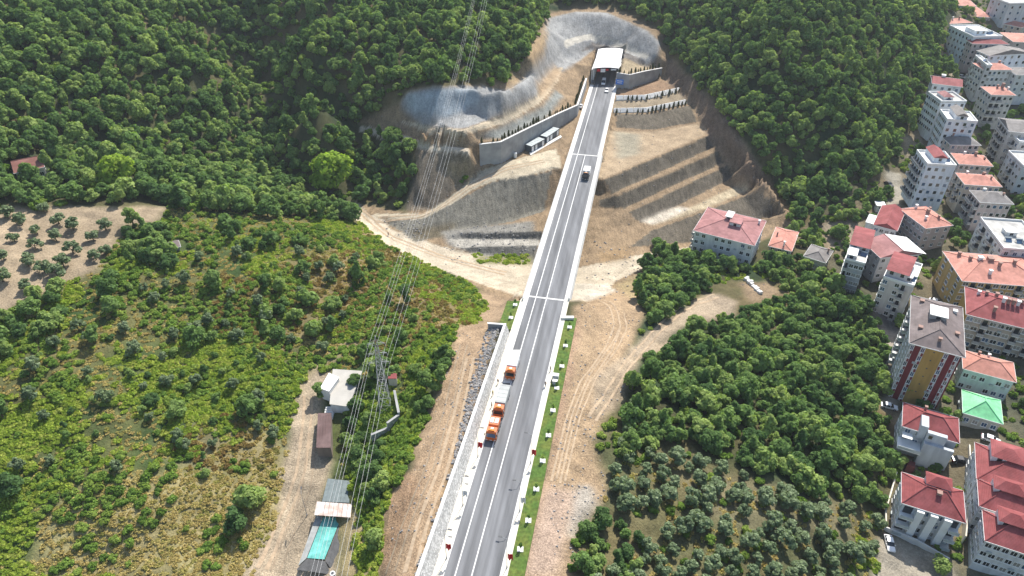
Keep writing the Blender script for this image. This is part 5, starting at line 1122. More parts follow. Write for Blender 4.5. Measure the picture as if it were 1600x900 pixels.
# ================================================================== CAFE YARD
p = hit(480, 806)
street_lamp('lamp post with long shadow on the dirt yard beside the shade nets', p, R(100), 7.6, 1.0)
def shed_like(nm, lb, cat, px, z, h, m, posts=True, zb=None, thick=.12, slope=0, wall=None, mslats=0):
    """roof sheet over posts at four pixels, z = ground, h = roof height"""
    q = [Vector(W(u, v, z+h)) for u, v in px]; o = q[0].copy(); t = thing(nm, lb, cat, (o.x, o.y, z)); iv_ = Matrix.Translation(-Vector((o.x, o.y, z)))
    for k, p_ in enumerate(q): p_.z += slope if k >= 2 else 0
    n = mslats or 1
    for k in range(n):
        e = .0 if n == 1 else .004
        a, b2 = q[0].lerp(q[1], k/n+e), q[0].lerp(q[1], (k+1)/n-e); d2, c2 = q[3].lerp(q[2], k/n+e), q[3].lerp(q[2], (k+1)/n-e)
        b = MB(); s = len(b.v); b.v += [tuple(x_) for x_ in (a, b2, c2, d2)]+[(x_.x, x_.y, x_.z+thick) for x_ in (a, b2, c2, d2)]
        for fc in ((0, 3, 2, 1), (4, 5, 6, 7), (0, 1, 5, 4), (1, 2, 6, 5), (2, 3, 7, 6), (3, 0, 4, 7)): b.f.append(fc); b.m.append(0)
        b.build('roof' if n == 1 else 'roof_panel', m, t).matrix_parent_inverse = iv_
    cen = sum(q, Vector())/4
    for p_ in q:
        pp = p_.lerp(cen, .06); zg_ = float(hgt(pp.x, pp.y)); b = MB(); b.tube((pp.x, pp.y, min(zg_, z)-.3), (pp.x, pp.y, p_.z-.003), .08, 6)
        if posts: b.build('post', M['steel'], t).matrix_parent_inverse = iv_
    if wall:
        b = MB(); w4 = [p_.lerp(cen, .05) for p_ in q]; b.prism([(p_.x, p_.y) for p_ in w4], z-2.5, z+h-.05); b.build('wall', wall, t).matrix_parent_inverse = iv_
    return t
zc = -10.5
shed_like('cafe_cabin', 'low cabin with a maroon sheet roof beside the dirt yard', 'cabin', [(494,700),(517,700),(518,647),(497,647)], zc+.8, 2.8, roofmat('maroon_sheet', (.115, .07, .065)), False, wall=wallm((.25,.2,.17)), slope=.25, mslats=5)
shed_like('terrace_building', 'low white flat roofed terrace building at the top of the yard', 'building', [(515,632),(545,636),(566,580),(520,577)], -8.5, 3.0, mat('terrace_screed', (.42,.40,.36), .85, .1, .4), False, wall=wallm(WH))
shed_like('annex', 'small white roof box on the left of the terrace building', 'roof box', [(500,607),(514,612),(530,590),(514,583)], -5.4, 1.3, M['white'], False, wall=wallm(WH))
shed_like('pergola', 'white and rust striped sheet roof across the shade nets', 'canopy', [(491,805),(548,809),(550,788),(495,784)], -12, 3.4, mat('rusty_white_sheet', (.66,.60,.56), .7, .18, .7, c2=(.52,.38,.32), c2scale=.5), mslats=8)
shed_like('shade_roof', 'grey translucent shade roof behind the striped sheet', 'canopy', [(503,784),(546,786),(548,752),(512,748)], -11.6, 2.9, mat('grey_net', (.17,.20,.20), .9, .15, 1.2), mslats=3)
for lb, px, m_ in (('turquoise shade net stretched over the entrance', [(480,872),(507,874),(533,809),(505,808)], mat('turquoise_net', (.16,.47,.42), .9, .2, 1.0, c2=(.10,.34,.31), c2scale=.3)), ('dark grey net along the right of the turquoise net', [(508,876),(520,893),(545,812),(534,809)], mat('dark_net', (.10,.10,.10), .95, .2, 1)),
                   ('dark grey net hanging over the front of the entrance', [(463,890),(518,898),(508,877),(480,873)], mat('dark_net_front', (.095,.095,.095), .95, .2, 1)), ('pale grey net along the left of the turquoise net', [(466,884),(479,872),(504,808),(494,806)], mat('pale_net', (.30,.31,.30), .95, .2, 1))):
    shed_like('shade_net', lb, 'shade net', px, -13, 2.6, m_, thick=.03)
for (u, v), nm in (((482,888), 'left'), ((521,901), 'right')):
    p = hit(u, v); t = thing('water_tank', f'white drum at the {nm} corner of the net entrance', 'tank', p); b = MB(); b.tube((0, 0, -.2), (0, 0, 1.2), .55, 14); b.build('drum', M['white'], t, False); b = MB(); b.tube((0, 0, 1.203), (0, 0, 1.3), .3, 10); b.build('lid', M['steel_dark'], t)
# steps between terrace and cabin
for k in range(6):
    p = hit(517, 640+k*1.6)
    if k == 0: st = thing('steps', 'short flight of grey steps between terrace and cabin', 'steps', p); p0 = p.copy()
    part_box('step', st, 'concrete_white', -1.2, 1.2, -.6*k-.5, -.6*k+.095, -1.5, .9-.17*k)
# garden wall of stone right of the pylon
gw = [hit(u, v) for u, v in ((616,618), (623,655), (606,676), (582,694))]
t = thing('garden_wall', 'bent stone garden wall with pale coping below the pylon', 'wall', gw[0]); iv = Matrix.Translation(-gw[0])
for i in range(3):
    a, c = gw[i], gw[i+1]; d = (c-a); d.z = 0; d.normalize(); nn = Vector((-d.y, d.x, 0)); zt = max(a.z, c.z)+1.6
    b = MB(); b.prism([(q.x, q.y) for q in (a, c, c+nn*.4, a+nn*.4)] if nn.x*0 == 0 else [], min(a.z, c.z)-2.5, zt); b.build('wall_panel', M['stone_facing'], t).matrix_parent_inverse = iv
    b = MB(); b.prism([(q.x, q.y) for q in (a-nn*.1, c-nn*.1, c+nn*.5, a+nn*.5)], zt+.004, zt+.16); b.build('coping', M['concrete'], t).matrix_parent_inverse = iv
shed_like('garden_hut', 'tiny red roofed hut under the trees right of the pylon', 'hut', [(606,592),(620,592),(620,584),(608,583)], -4, 2.2, RT['maroon'], False, wall=wallm(CR))
for lb, px, m_ in (('low pale boundary wall along the concrete yard below the red roofed white house', [(1381,829),(1430,853),(1480,879)], 'concrete_white'), ('pale garden wall between the red roofed white house and the joined houses', [(1511,700),(1513,770),(1500,850)], 'concrete_cream'), ('pale wall on the left of the red roofed white house', [(1398,742),(1381,800),(1380,828)], 'concrete_cream')):
    P_ = [hit(u, v) for u, v in px]; t = thing('garden_wall', lb, 'wall', P_[0]); iv = Matrix.Translation(-P_[0])
    for a, c in zip(P_[:-1], P_[1:]):
        d = c-a; d.z = 0; d.normalize(); nn = Vector((-d.y, d.x, 0)); zt = max(a.z, c.z)+1.1
        b = MB(); b.prism([(q.x, q.y) for q in (a, c, c+nn*.3, a+nn*.3)], min(a.z, c.z)-1, zt); b.build('wall_panel', M[m_], t).matrix_parent_inverse = iv
# clutter
for (u0, v0, u1, v1, n_) in ((1166,437,1190,462,9),):
    for k in range(n_):
        p = hit(u0+(u1-u0)*k/n_, v0+(v1-v0)*k/n_); b = MB(); rr = random.Random(k); s_ = rr.uniform(.6, 1.1); b.box(-s_, s_, -.5, .5, -.2, rr.uniform(.5, .9), 0, .08)
        tag(b.build('building_block', M['concrete_white'], None, loc=p, rz=rr.uniform(.2, 1.2)), 'white block in the row of blocks on the bare clearing in the wood', 'block', 'white blocks on the clearing')
# ================================================================== PYLON AND WIRES
pb = hit(603, 641); PH = 24.0
py = thing('power_pylon', 'steel lattice power pylon beside the terrace building', 'pylon', pb, R(6))
def legp(s, q, z):
    k = max(.38, 1.5-z*.058); return Vector((s*k, q*k, z))
for s in (-1, 1):
    for q in (-1, 1):
        b = MB(); b.tube(legp(s, q, -1), legp(s, q, PH*.84), .08, 4, r2=.05); b.tube(legp(s, q, PH*.84), (0, 0, PH), .06, 4); b.build('leg', M['steel'], py)
zs = [0, 2.6, 5, 7.2, 9.2, 11, 12.7, 14.2, 15.6, 16.9, 18.1, 19.2, 20.2]
for fa in range(4):
    b = MB(); cs = [(-1, -1), (1, -1), (1, 1), (-1, 1)]; c0, c1 = cs[fa], cs[(fa+1) % 4]
    for za, zb in zip(zs[:-1], zs[1:]):
        b.tube(legp(*c0, za), legp(*c1, zb), .03, 4); b.tube(legp(*c1, za), legp(*c0, zb), .03, 4); b.tube(legp(*c0, zb), legp(*c1, zb), .03, 4)
    b.build('bracing', M['steel'], py)
ARMS = ((15.6, 2.4), (18.4, 2.2), (21.4, 2.0))
for z, wd in ARMS:
    for s in (-1, 1):
        b = MB(); e = Vector((s*wd, 0, z+.2))
        for q in (-.4, .4): b.tube((s*.4, q, z), e, .035, 4); b.tube((s*.4, q, z+.9), e, .03, 4)
        o = b.build('crossarm', M['steel'], py); b = MB()
        for k in range(5): b.tube(e+Vector((0, 0, -.2-.2*k)), e+Vector((0, 0, -.3-.2*k)), .11, 8)
        b.build('insulator', M['steel_dark'], o)
mw = mat('aluminium_wire', (.62, .62, .60), .4, .05, 1, metal=.3)
rot = Matrix.Rotation(R(6), 4, 'Z'); kn = ('lower left', 'lower right', 'middle left', 'middle right', 'upper left', 'upper right'); ki = 0
farp = Vector(W(756, -30, 52)); nearp = Vector(W(500, 940, 14)); nearp = nearp+(nearp-pb-Vector((0, 0, 18)))*.9
for z, wd in ARMS:
    for s in (-1, 1):
        m0 = pb+(rot @ Vector((s*wd, 0, z-.9))); f = farp+Vector((s*wd*1.1, 0, z-18)); n_ = nearp+Vector((s*wd*1.05, 0, z-18)); b = MB()
        for a_, c_, sg in ((m0, f, 5.5), (m0, n_, 1.2)):
            P_ = [a_.lerp(c_, k/40)-Vector((0, 0, sg*4*(k/40)*(1-k/40))) for k in range(41)]; b.path(P_, .021, 4)
        tag(b.build('power_line', mw), f'{kn[ki]} power line strung through the lattice pylon', 'power line', 'power lines over the hillside'); ki += 1
# ================================================================== PLANTS
def rot_frame(n):
    u = np.cross(n, [.31, .77, .55]); u /= np.linalg.norm(u); return u, np.cross(n, u)
def crown_geo(seed, R_=1.0, Hh=1.0, nb=16, nl=1400, ls=.11, z0=.0, spread=.62, br=(.28, .48), flat=.8, core=True, open_=0.0):
    """leaf cards on a cluster of boughs; unit crown radius about 1, base at z0"""
    g = np.random.default_rng(seed); cs = []; rs = []
    for k in range(nb):
        a = g.random()*6.283; q = spread*math.sqrt(g.random()); h = g.random()
        q *= math.sqrt(max(.08, 1-(abs(h-.38)/.68)**2))
        cs.append((math.cos(a)*q*R_, math.sin(a)*q*R_, z0+Hh*(.2+.68*h))); rs.append(g.uniform(*br)*(1.1-.45*h))
    cs = np.array(cs); rs = np.array(rs); V_ = []; F_ = []
    wt = rs**2/np.sum(rs**2); ks = g.choice(nb, nl, p=wt)
    for k in ks:
        n = g.normal(size=3); n[2] += .6; n /= np.linalg.norm(n)
        rr = rs[k]*g.uniform(.78, 1.12); p = cs[k]+n*rr*np.array((1, 1, flat))
        d2 = np.linalg.norm((p-cs)/rs[:, None], axis=1); d2[k] = 9
        if d2.min() < .72: continue
        m_ = n+g.normal(size=3)*.40+np.array((0, 0, .35)); m_ /= np.linalg.norm(m_); u, v = rot_frame(m_); t = g.random()*6.28; s = ls*g.uniform(.6, 1.35)
        u2 = (u*math.cos(t)+v*math.sin(t))*s; v2 = (v*math.cos(t)-u*math.sin(t))*s*g.uniform(.55, .9); b = len(V_)
        V_ += [p-u2-v2*.4, p-v2, p+u2*.9-v2*.3, p+u2*.5+v2, p-u2*.6+v2*.8]; F_.append((b, b+1, b+2, b+3, b+4))
    if core:
        for c, r_ in zip(cs, rs):
            bm = bmesh.new(); bmesh.ops.create_icosphere(bm, subdivisions=1, radius=r_*.6); b = len(V_)
            for v in bm.verts: V_.append(np.array(v.co)*np.array((1, 1, flat))*g.uniform(.85, 1.1)+c)
            F_ += [tuple(b+v.index for v in f.verts) for f in bm.faces]; bm.free()
    return V_, F_, cs
def to_mesh(name, V_, F_, m):
    me = bpy.data.meshes.new(name); me.from_pydata([tuple(v) for v in V_], [], F_)
    for x in (m if isinstance(m, list) else [m]): me.materials.append(x)
    me.update(); return me
def trunk_geo(cs, h0, r=.09, seed=0):
    b = MB(); b.tube((0, 0, -.25), (.02, .01, h0), r, 7, r2=r*.7)
    for c in sorted(map(tuple, cs), key=lambda q: q[2])[:6]: b.tube((.02, .01, h0*.8), c, r*.5, 5, r2=r*.2)
    return b
CROWN = {}; TRUNK = {}; FULL = {}
def species(key, m, variants, **kw):
    CROWN[key] = []; TRUNK[key] = []; FULL[key] = []
    for i in range(variants):
        kk = dict(kw)
        if key == 'broad': kk.update((dict(), dict(nb=11, spread=.5, Hh=1.7, br=(.26, .42)), dict(nb=26, spread=.72, Hh=1.05, br=(.2, .4)), dict(nb=13, nl=1000, br=(.2, .5), spread=.7), dict(nb=20, Hh=1.5, spread=.58, ls=.085, nl=2000), dict(nb=9, br=(.34, .62), spread=.5), dict(nb=30, br=(.16, .32), spread=.74, Hh=1.2), dict(nb=15, Hh=1.25, ls=.14, nl=900), dict(nb=8, Hh=1.9, spread=.36, br=(.22, .38), nl=1100))[i])
        V_, F_, cs = crown_geo(100*len(CROWN)+i, **kk)
        CROWN[key].append(to_mesh(key+'_crown', V_, F_, m)); b = trunk_geo(cs, kk.get('z0', .3)+.25, .075); TRUNK[key].append(b.mesh(key+'_trunk', M['bark']))
        nV = len(V_); me = to_mesh(key, V_+[np.array(v) for v in b.v], F_+[tuple(nV+q for q in f) for f in b.f], [m, M['bark']])
        mi = [0]*len(F_)+[1]*len(b.f); me.polygons.foreach_set('material_index', mi); FULL[key].append(me)
species('broad', M['leaf'], 9, Hh=1.35, nb=18, nl=1500, ls=.105, z0=.25)
species('bright', M['leaf_bright'], 2, Hh=1.2, nb=22, nl=2200, ls=.085, z0=.25)
species('olive', M['leaf_olive'], 4, Hh=1.15, nb=15, nl=900, ls=.10, z0=.3, br=(.22, .40), spread=.7)
species('shrub', M['leaf_shrub'], 4, Hh=.75, nb=9, nl=420, ls=.16, z0=-.1, br=(.3, .5), flat=.8)
species('fern', M['leaf_fern'], 3, Hh=.4, nb=9, nl=240, ls=.2, z0=-.15, br=(.25, .42), spread=.8, flat=.6)
species('grassclump', M['leaf_dry'], 3, Hh=.35, nb=8, nl=170, ls=.2, z0=-.2, br=(.22, .4), spread=.85, flat=.6)
LM = {'near wood': [((1140,420),'below the pink roofed block'),((1190,475),'around the bare clearing with white blocks'),((1040,530),'beside the curved dirt track'),((1060,440),'at the upper left end of the wood'),((1330,460),'below the narrow tower houses'),((1375,570),'beside the striped tower'),((1385,680),'beside the house with the grey wall'),((1200,730),'along the edge of the olive grove'),((1330,740),'above the parked white car'),((1000,640),'at the rutted dirt'),((1180,590),'in the middle of the wood'),((950,850),'in the dark clump at the bottom edge'),((1290,640),'in the lower right of the wood'),((1080,640),'in the lower left of the wood')],
 'far left': [((45,258),'around the lone red brown roofed house'),((150,300),'behind the bare orchard'),((690,110),'above the sprayed rock face'),((60,60),'in the top left corner'),((730,40),'under the power lines at the top'),((520,255),'around the large yellow green tree'),((600,240),'left of the brown slope under the bench road'),((340,280),'above the left hillside'),((250,120),'in the middle of the upper left wood'),((450,120),'beside the bare ravine')],
 'far right': [((1080,60),'right of the grey bowl'),((1200,250),'above the terraced cut'),((1420,150),'beside the upper town'),((1300,280),'above the tower houses'),((1280,120),'in the middle of the right hill')],
 'yard': [((590,600),'beside the power pylon'),((580,730),'beside the shade nets'),((680,560),'left of the reddish dirt track')],
 'hill': [((215,370),'beside the bare orchard and tin shed'),((60,510),'in the dark row below the orchard'),((390,800),'beside the dry grass patch'),((500,620),'beside the terrace building'),((480,490),'on the brown fern slope'),((650,450),'near the valley road'),((250,600),'in the middle of the left hillside'),((80,680),'at the left edge')],
 'town': [((1270,355),'between the cut and the tower houses'),((1420,620),'at the foot of the striped tower'),((1550,570),'behind the mint white house'),((1540,660),'around the green pavilion'),((1450,880),'in the lower right corner'),((1480,400),'left of the ochre blocks'),((1540,230),'between the pink blocks'),((1560,30),'in the far upper town'),((1040,395),'below the terraced cut')],
 'grove': [((1350,850),'near the parked white car'),((1200,790),'along the wood'),((1010,760),'near the rutted dirt'),((1100,870),'at the bottom edge'),((1150,820),'in the middle of the grove'),((1280,860),'in the lower right of the grove')],
 'wild': [((120,600),'at the left edge of the hillside'),((250,480),'below the bare orchard'),((420,430),'near the crest'),((460,560),'on the brown fern slope'),((300,620),'in the middle of the hillside'),((400,700),'above the dirt yard'),((180,730),'above the dry grass patch')]}
def where(rg, x, y, z, s, cut):
    u, v = proj(x, y, z); return ('large ' if s > cut else 'small '), min(LM[rg], key=lambda q: (q[0][0]-u)**2+(q[0][1]-v)**2)[1]
def tree(key, loc, s, rz, name, label, cat, group, i, sz=1.0):
    t = thing(name, label, cat, loc, rz, group); t.scale = (s, s, s*sz); v = i % len(CROWN[key])
    link('trunk', TRUNK[key][v], t); link('crown', CROWN[key][v], t); return t
def footfree(x, y, pad=1.0):
    ok = np.ones(len(x), bool)
    for o, ex, ey, w_, d_ in FOOT:
        dx = x-o.x; dy = y-o.y; a = dx*ex.x+dy*ex.y; b = dx*ey.x+dy*ey.y
        ok &= ~((a > -pad) & (a < w_+pad) & (b > -pad) & (b < d_+pad))
    return ok
def scatter(poly, sp, seed, jitter=.45, holes=(), bound=(-330, 330, 40, 430), pad=1.5):
    g = np.random.default_rng(seed); xs_ = np.arange(bound[0], bound[1], sp); ys_ = np.arange(bound[2], bound[3], sp*.87)
    x, y = np.meshgrid(xs_, ys_); x = x+(np.arange(len(ys_)) % 2)[:, None]*sp/2; x = x+g.uniform(-jitter, jitter, x.shape)*sp; y = y+g.uniform(-jitter, jitter, y.shape)*sp
    x = x.ravel(); y = y.ravel(); z = hgt(x, y); u, v = proj(x, y, z); ju = 7*(fbm(x*.15, y*.15, 5)-.5)*2; k = inpoly(u+ju, v+ju, poly)
    for h in holes: k &= ~inpoly(u+ju*.5, v+ju*.5, h)
    k &= footfree(x, y, pad); xo = x-SL*(y-73.8); k &= ~((xo > -21) & (xo < 5) & (y < 345))
    return x[k], y[k], z[k]
OUT = 240
CUTH = [CUT]
F1 = [(-OUT,-80),(860,-80),(868,8),(852,40),(838,70),(815,105),(790,128),(760,130),(690,130),(645,135),(622,150),(580,188),(560,200),(520,186),(470,178),(425,200),(420,215),(470,195),(560,205),(640,222),(652,240),(630,325),(560,312),(545,345),(480,345),(400,338),(262,328),(250,318),(120,320),(0,325),(-OUT,325)]
F1H = [[(405,135),(432,128),(432,160),(412,180)], [(24,256),(70,250),(70,264),(24,270)], [(560,190),(625,160),(650,225),(560,205)], [(600,100),(606,100),(606,104)]]
F2 = [(862,-80),(1600,-80),(1500,-5),(1478,40),(1470,75),(1490,130),(1450,110),(1440,150),(1428,200),(1400,225),(1395,255),(1370,275),(1345,290),(1300,305),(1250,325),(1235,325),(1198,285),(1170,245),(1145,205),(1118,165),(1085,128),(1052,98),(1035,60),(1015,40),(985,18),(930,6),(868,6)]
F3 = [(1005,425),(1030,398),(1090,402),(1180,408),(1240,402),(1290,425),(1330,450),(1355,490),(1380,520),(1388,570),(1388,650),(1395,690),(1400,740),(1385,765),(1372,800),(1300,780),(1200,752),(1120,715),(1080,690),(1000,715),(962,725),(972,690),(985,640),(975,610),(990,590),(1020,555),(1000,520),(1012,490),(990,475)]
F3H = [[(1000,560),(985,545),(1020,512),(1080,470),(1115,452),(1150,462),(1152,500),(1080,505),(1045,535),(1060,548)], [(1120,430),(1160,425),(1225,445),(1222,470),(1180,480),(1150,500)]]
TR = []                                                # x,y,z,scale,region
for poly, sp, hl, rg, sc in ((F1, 4.7, F1H+[CUT], 'far left', (2.3, 5.0)), (F2, 4.1, [CUT], 'far right', (2.1, 4.4)), (F3, 3.7, F3H, 'near wood', (1.7, 3.9)),
                             ([(930,795),(1000,810),(1010,870),(980,920),(895,960),(900,850)], 3.8, [], 'near wood', (1.5, 2.8)), ([(560,610),(620,600),(680,560),(715,520),(700,590),(660,660),(640,600),(600,560)], 4.2, [], 'yard', (1.6, 3.2)),
                             ([(545,700),(575,690),(600,700),(600,770),(580,790),(555,770)], 3.6, [], 'yard', (1.5, 2.8)), ([(-80,520),(40,470),(110,440),(125,470),(60,540),(0,575),(-80,600)], 4.5, [], 'hill', (2.0, 3.6)),
                             ([(185,345),(265,355),(262,415),(200,420)], 3.6, [], 'hill', (2.2, 3.6)), ([(1235,325),(1400,290),(1390,330),(1290,350),(1260,400),(1225,370)], 4.6, [[(1290,345),(1350,340),(1360,380),(1300,395)]], 'town', (1.6, 3.0))):
    x, y, z = scatter(poly, sp, len(TR)+3, holes=hl); g = np.random.default_rng(len(TR))
    s = sc[0]+(sc[1]-sc[0])*g.random(len(x))**1.9*(.65+.7*fbm(x*.03, y*.03, 12))
    TR += [(a, b, c, d, rg) for a, b, c, d in zip(x, y, z, s)]
x, y, z = scatter(TOWN, 6.2, 77, pad=2.6, holes=[[(1365,850),(1480,860),(1495,900),(1360,960)], [(1385,268),(1412,272),(1405,335),(1378,335)], [(1362,480),(1400,485),(1405,560),(1390,560)], [(1465,80),(1505,100),(1500,125)]])
g = np.random.default_rng(5); k = g.random(len(x)) < .72; TR += [(a, b, c, 1.3+1.7*g.random(), 'town') for a, b, c in zip(x[k], y[k], z[k])]
BT = [((520,294), 10.5, 'large yellow green tree standing out in the dark valley wood'), ((188,288), 7.5, 'yellow green tree in the wood above the orchard')]
for (u, v), s, lb in BT:
    p = hit(u, v); TR = [t for t in TR if math.hypot(t[0]-p.x, t[1]-p.y+1.5) > s*.95]
HT = [(-60,575),(120,470),(260,410),(330,345),(480,360),(600,410),(700,460),(640,540),(530,560),(450,610),(440,690),(400,760),(150,740),(60,790),(-60,800)]
x, y, z = scatter(HT, 6.6, 321, .5); TR += [(a, b, c, 1.0+2.6*q**2.0, 'hill') for a, b, c, q, nn_ in zip(x, y, z, np.random.default_rng(8).random(len(x)), fbm(x*.06, y*.06, 66)) if nn_ > .47 or q > .9]
for u, v, s in ((1028,388,3.2),(1050,400,2.4),(1415,612,4.2),(1440,640,2.6),(1270,350,3),(1262,372,2.6),(1250,340,3.4),(1300,372,2.2),(1318,385,1.6),(1465,890,2.6),(1495,660,2.2),(1545,590,2),(500,622,2.6),(548,668,2.2),(541,690,1.8),(556,645,2.4),(575,665,2.2),(560,715,2.6),(575,745,2.4),(556,600,2.2),(590,725,2.2),(565,690,2.0),(596,700,1.8),(580,590,3),(570,555,2.6),(600,575,2.4),(262,400,3.2),(480,478,3.6),(520,520,2.8),(590,850,2.6),(395,790,4),(375,830,3.5),(440,455,2.6),(435,530,2.6),(610,470,1.5)):
    p = hit(u, v); TR.append((p.x, p.y, p.z, s, 'town' if u > 1100 else 'hill'))
dist = np.array([math.sqrt(t[0]**2+t[1]**2+(t[2]-CZ)**2) for t in TR]); U, Vv = proj(np.array([t[0] for t in TR]), np.array([t[1] for t in TR]), np.array([t[2]+2 for t in TR]))
inview = (U > -15) & (U < 1615) & (Vv > -10) & (Vv < 920)
size = np.array([t[3] for t in TR])/dist*np.where(inview, 1, .01); order = np.argsort(-size)
LB = {'far left': ('rounded green tree', 2.9), 'far right': ('dense green tree', 2.6), 'near wood': ('rounded green tree', 2.3), 'yard': ('leafy green tree', 2.1), 'hill': ('dark green tree', 2.0), 'town': ('garden tree', 2.1)}
rest = []
for n_, i in enumerate(order):
    x, y, z, s, rg = TR[i]
    if n_ < 300:
        big, wh = where(rg, x, y, z, s, LB[rg][1]); tree('broad', (x, y, z-.1), s, random.random()*6.28, 'broadleaf_tree', f'{big}{LB[rg][0]} {wh}', 'tree', f'{big}trees {wh}', n_, random.uniform(.85, 1.2))
    else: rest.append((x, y, z-.1, s, n_))
def mass(name, label, cat, P_, meshes, zs=(.85, 1.2)):
    """one object of stuff: meshes instanced on points by geometry nodes"""
    me = bpy.data.meshes.new(name); me.from_pydata([tuple(p[:3]) for p in P_], [], []); N = len(P_); g = np.random.default_rng(N)
    for nm, ty, arr in (('sxy', 'FLOAT', np.array([p[3] for p in P_])), ('turn', 'FLOAT', g.random(N)*6.283), ('tall', 'FLOAT', g.uniform(*zs, N)), ('pick', 'INT', g.integers(0, len(meshes), N))):
        a = me.attributes.new(nm, ty, 'POINT'); a.data.foreach_set('value', arr.astype(np.int32 if ty == 'INT' else np.float32))
    o = link(name, me); ng = bpy.data.node_groups.new(name, 'GeometryNodeTree'); ng.interface.new_socket('Geometry', in_out='INPUT', socket_type='NodeSocketGeometry'); ng.interface.new_socket('Geometry', in_out='OUTPUT', socket_type='NodeSocketGeometry')
    n = ng.nodes; l = ng.links; gi = n.new('NodeGroupInput'); go = n.new('NodeGroupOutput'); ip = n.new('GeometryNodeInstanceOnPoints'); jn = n.new('GeometryNodeJoinGeometry')
    for mh in meshes:
        so = bpy.data.objects.new(name+'_source', mh); oi = n.new('GeometryNodeObjectInfo'); oi.inputs['Object'].default_value = so; oi.inputs['As Instance'].default_value = True; l.new(oi.outputs['Geometry'], jn.inputs[0])
    def attr(nm, ty):
        a = n.new('GeometryNodeInputNamedAttribute'); a.data_type = ty; a.inputs[0].default_value = nm; return a.outputs[0]
    l.new(gi.outputs[0], ip.inputs['Points']); l.new(jn.outputs[0], ip.inputs['Instance']); ip.inputs['Pick Instance'].default_value = True; l.new(attr('pick', 'INT'), ip.inputs['Instance Index'])
    cr = n.new('ShaderNodeCombineXYZ'); l.new(attr('turn', 'FLOAT'), cr.inputs[2]); l.new(cr.outputs[0], ip.inputs['Rotation'])
    mm = n.new('ShaderNodeMath'); mm.operation = 'MULTIPLY'; sx = attr('sxy', 'FLOAT'); l.new(sx, mm.inputs[0]); l.new(attr('tall', 'FLOAT'), mm.inputs[1])
    cs_ = n.new('ShaderNodeCombineXYZ'); l.new(sx, cs_.inputs[0]); l.new(sx, cs_.inputs[1]); l.new(mm.outputs[0], cs_.inputs[2]); l.new(cs_.outputs[0], ip.inputs['Scale']); l.new(ip.outputs[0], go.inputs[0])
    md = o.modifiers.new('scatter', 'NODES'); md.node_group = ng; tag(o, label, cat, kind='stuff'); return o
x, y, z = scatter(F1, 4.2, 401, .5, holes=[CUT]); g = np.random.default_rng(4); k_ = g.random(len(x)) < .55; S2_ = [(a, b, c, q) for a, b, c, q in zip(x[k_], y[k_], z[k_], g.uniform(.8, 1.8, k_.sum()))]
x, y, z = scatter(F2, 4.2, 402, .5, holes=[CUT]); k_ = g.random(len(x)) < .55; S2_ += [(a, b, c, q) for a, b, c, q in zip(x[k_], y[k_], z[k_], g.uniform(.8, 1.8, k_.sum()))]
mass('forest', 'dense green broadleaf forest covering the hills', 'forest', rest, FULL['broad'])
# two bright trees
for (u, v), s, lb in BT:
    p = hit(u, v); tree('bright', p, s*.95, 1.0, 'bright_tree', lb, 'tree', None, 0, 1.0)
# olives
OG = [(65,190),(155,155),(150,220),(235,185),(245,115),(305,140),(305,240),(440,140),(445,240),(390,185),(400,265),(20,265),(120,290),(185,315),(240,335),(265,290),(15,355),(110,390),(95,120),(35,90),(195,65),(-60,240),(-60,330)]
k = 0
for x, y in OG:
    p = hit(x/2.646, 307+y/2.646); tree('olive', p, random.uniform(2.1, 3.0), random.random()*6, 'olive_tree', 'grey green olive tree on the bare tan orchard soil', 'olive tree', 'olive trees of the bare orchard', k); k += 1
OL2 = [(975,700),(1085,705),(1200,760),(1300,785),(1370,810),(1370,940),(890,940),(1000,870),(1015,815),(940,790)]
x, y, z = scatter(OL2, 4.5, 91, .38)
for a, b, c in zip(x, y, z): s_ = random.uniform(1.5, 2.9); big, wh = where('grove', a, b, c, s_, 2.35); tree('olive', (a, b, c), s_, random.random()*6, 'olive_tree', f'{big}silvery olive tree of the lower grove, {wh}', 'olive tree', f'{big}grove olives {wh}', k); k += 1
x, y, z = scatter([(960,640),(1000,620),(1010,700),(975,720)], 4.6, 92, .4)
for a, b, c in zip(x, y, z): tree('olive', (a, b, c), random.uniform(1.4, 2.2), random.random()*6, 'olive_tree', 'silvery olive tree at the tip of the wood beside the rutted dirt', 'olive tree', 'olive trees at the wood tip', k); k += 1
HILL2 = [(-60,575),(120,470),(260,420),(330,390),(480,390),(560,400),(560,470),(530,560),(450,610),(440,690),(330,750),(150,740),(60,790),(-60,800)]
x, y, z = scatter(HILL2, 11, 93, .5)
for a, b, c in zip(x, y, z):
    if k > 292: break
    s_ = random.uniform(1.3, 2.6); big, wh = where('wild', a, b, c, s_, 1.9); tree('olive', (a, b, c), s_, random.random()*6, 'olive_tree', f'{big}grey green wild olive {wh}', 'olive tree', f'{big}wild olives {wh}', k, 1.15); k += 1
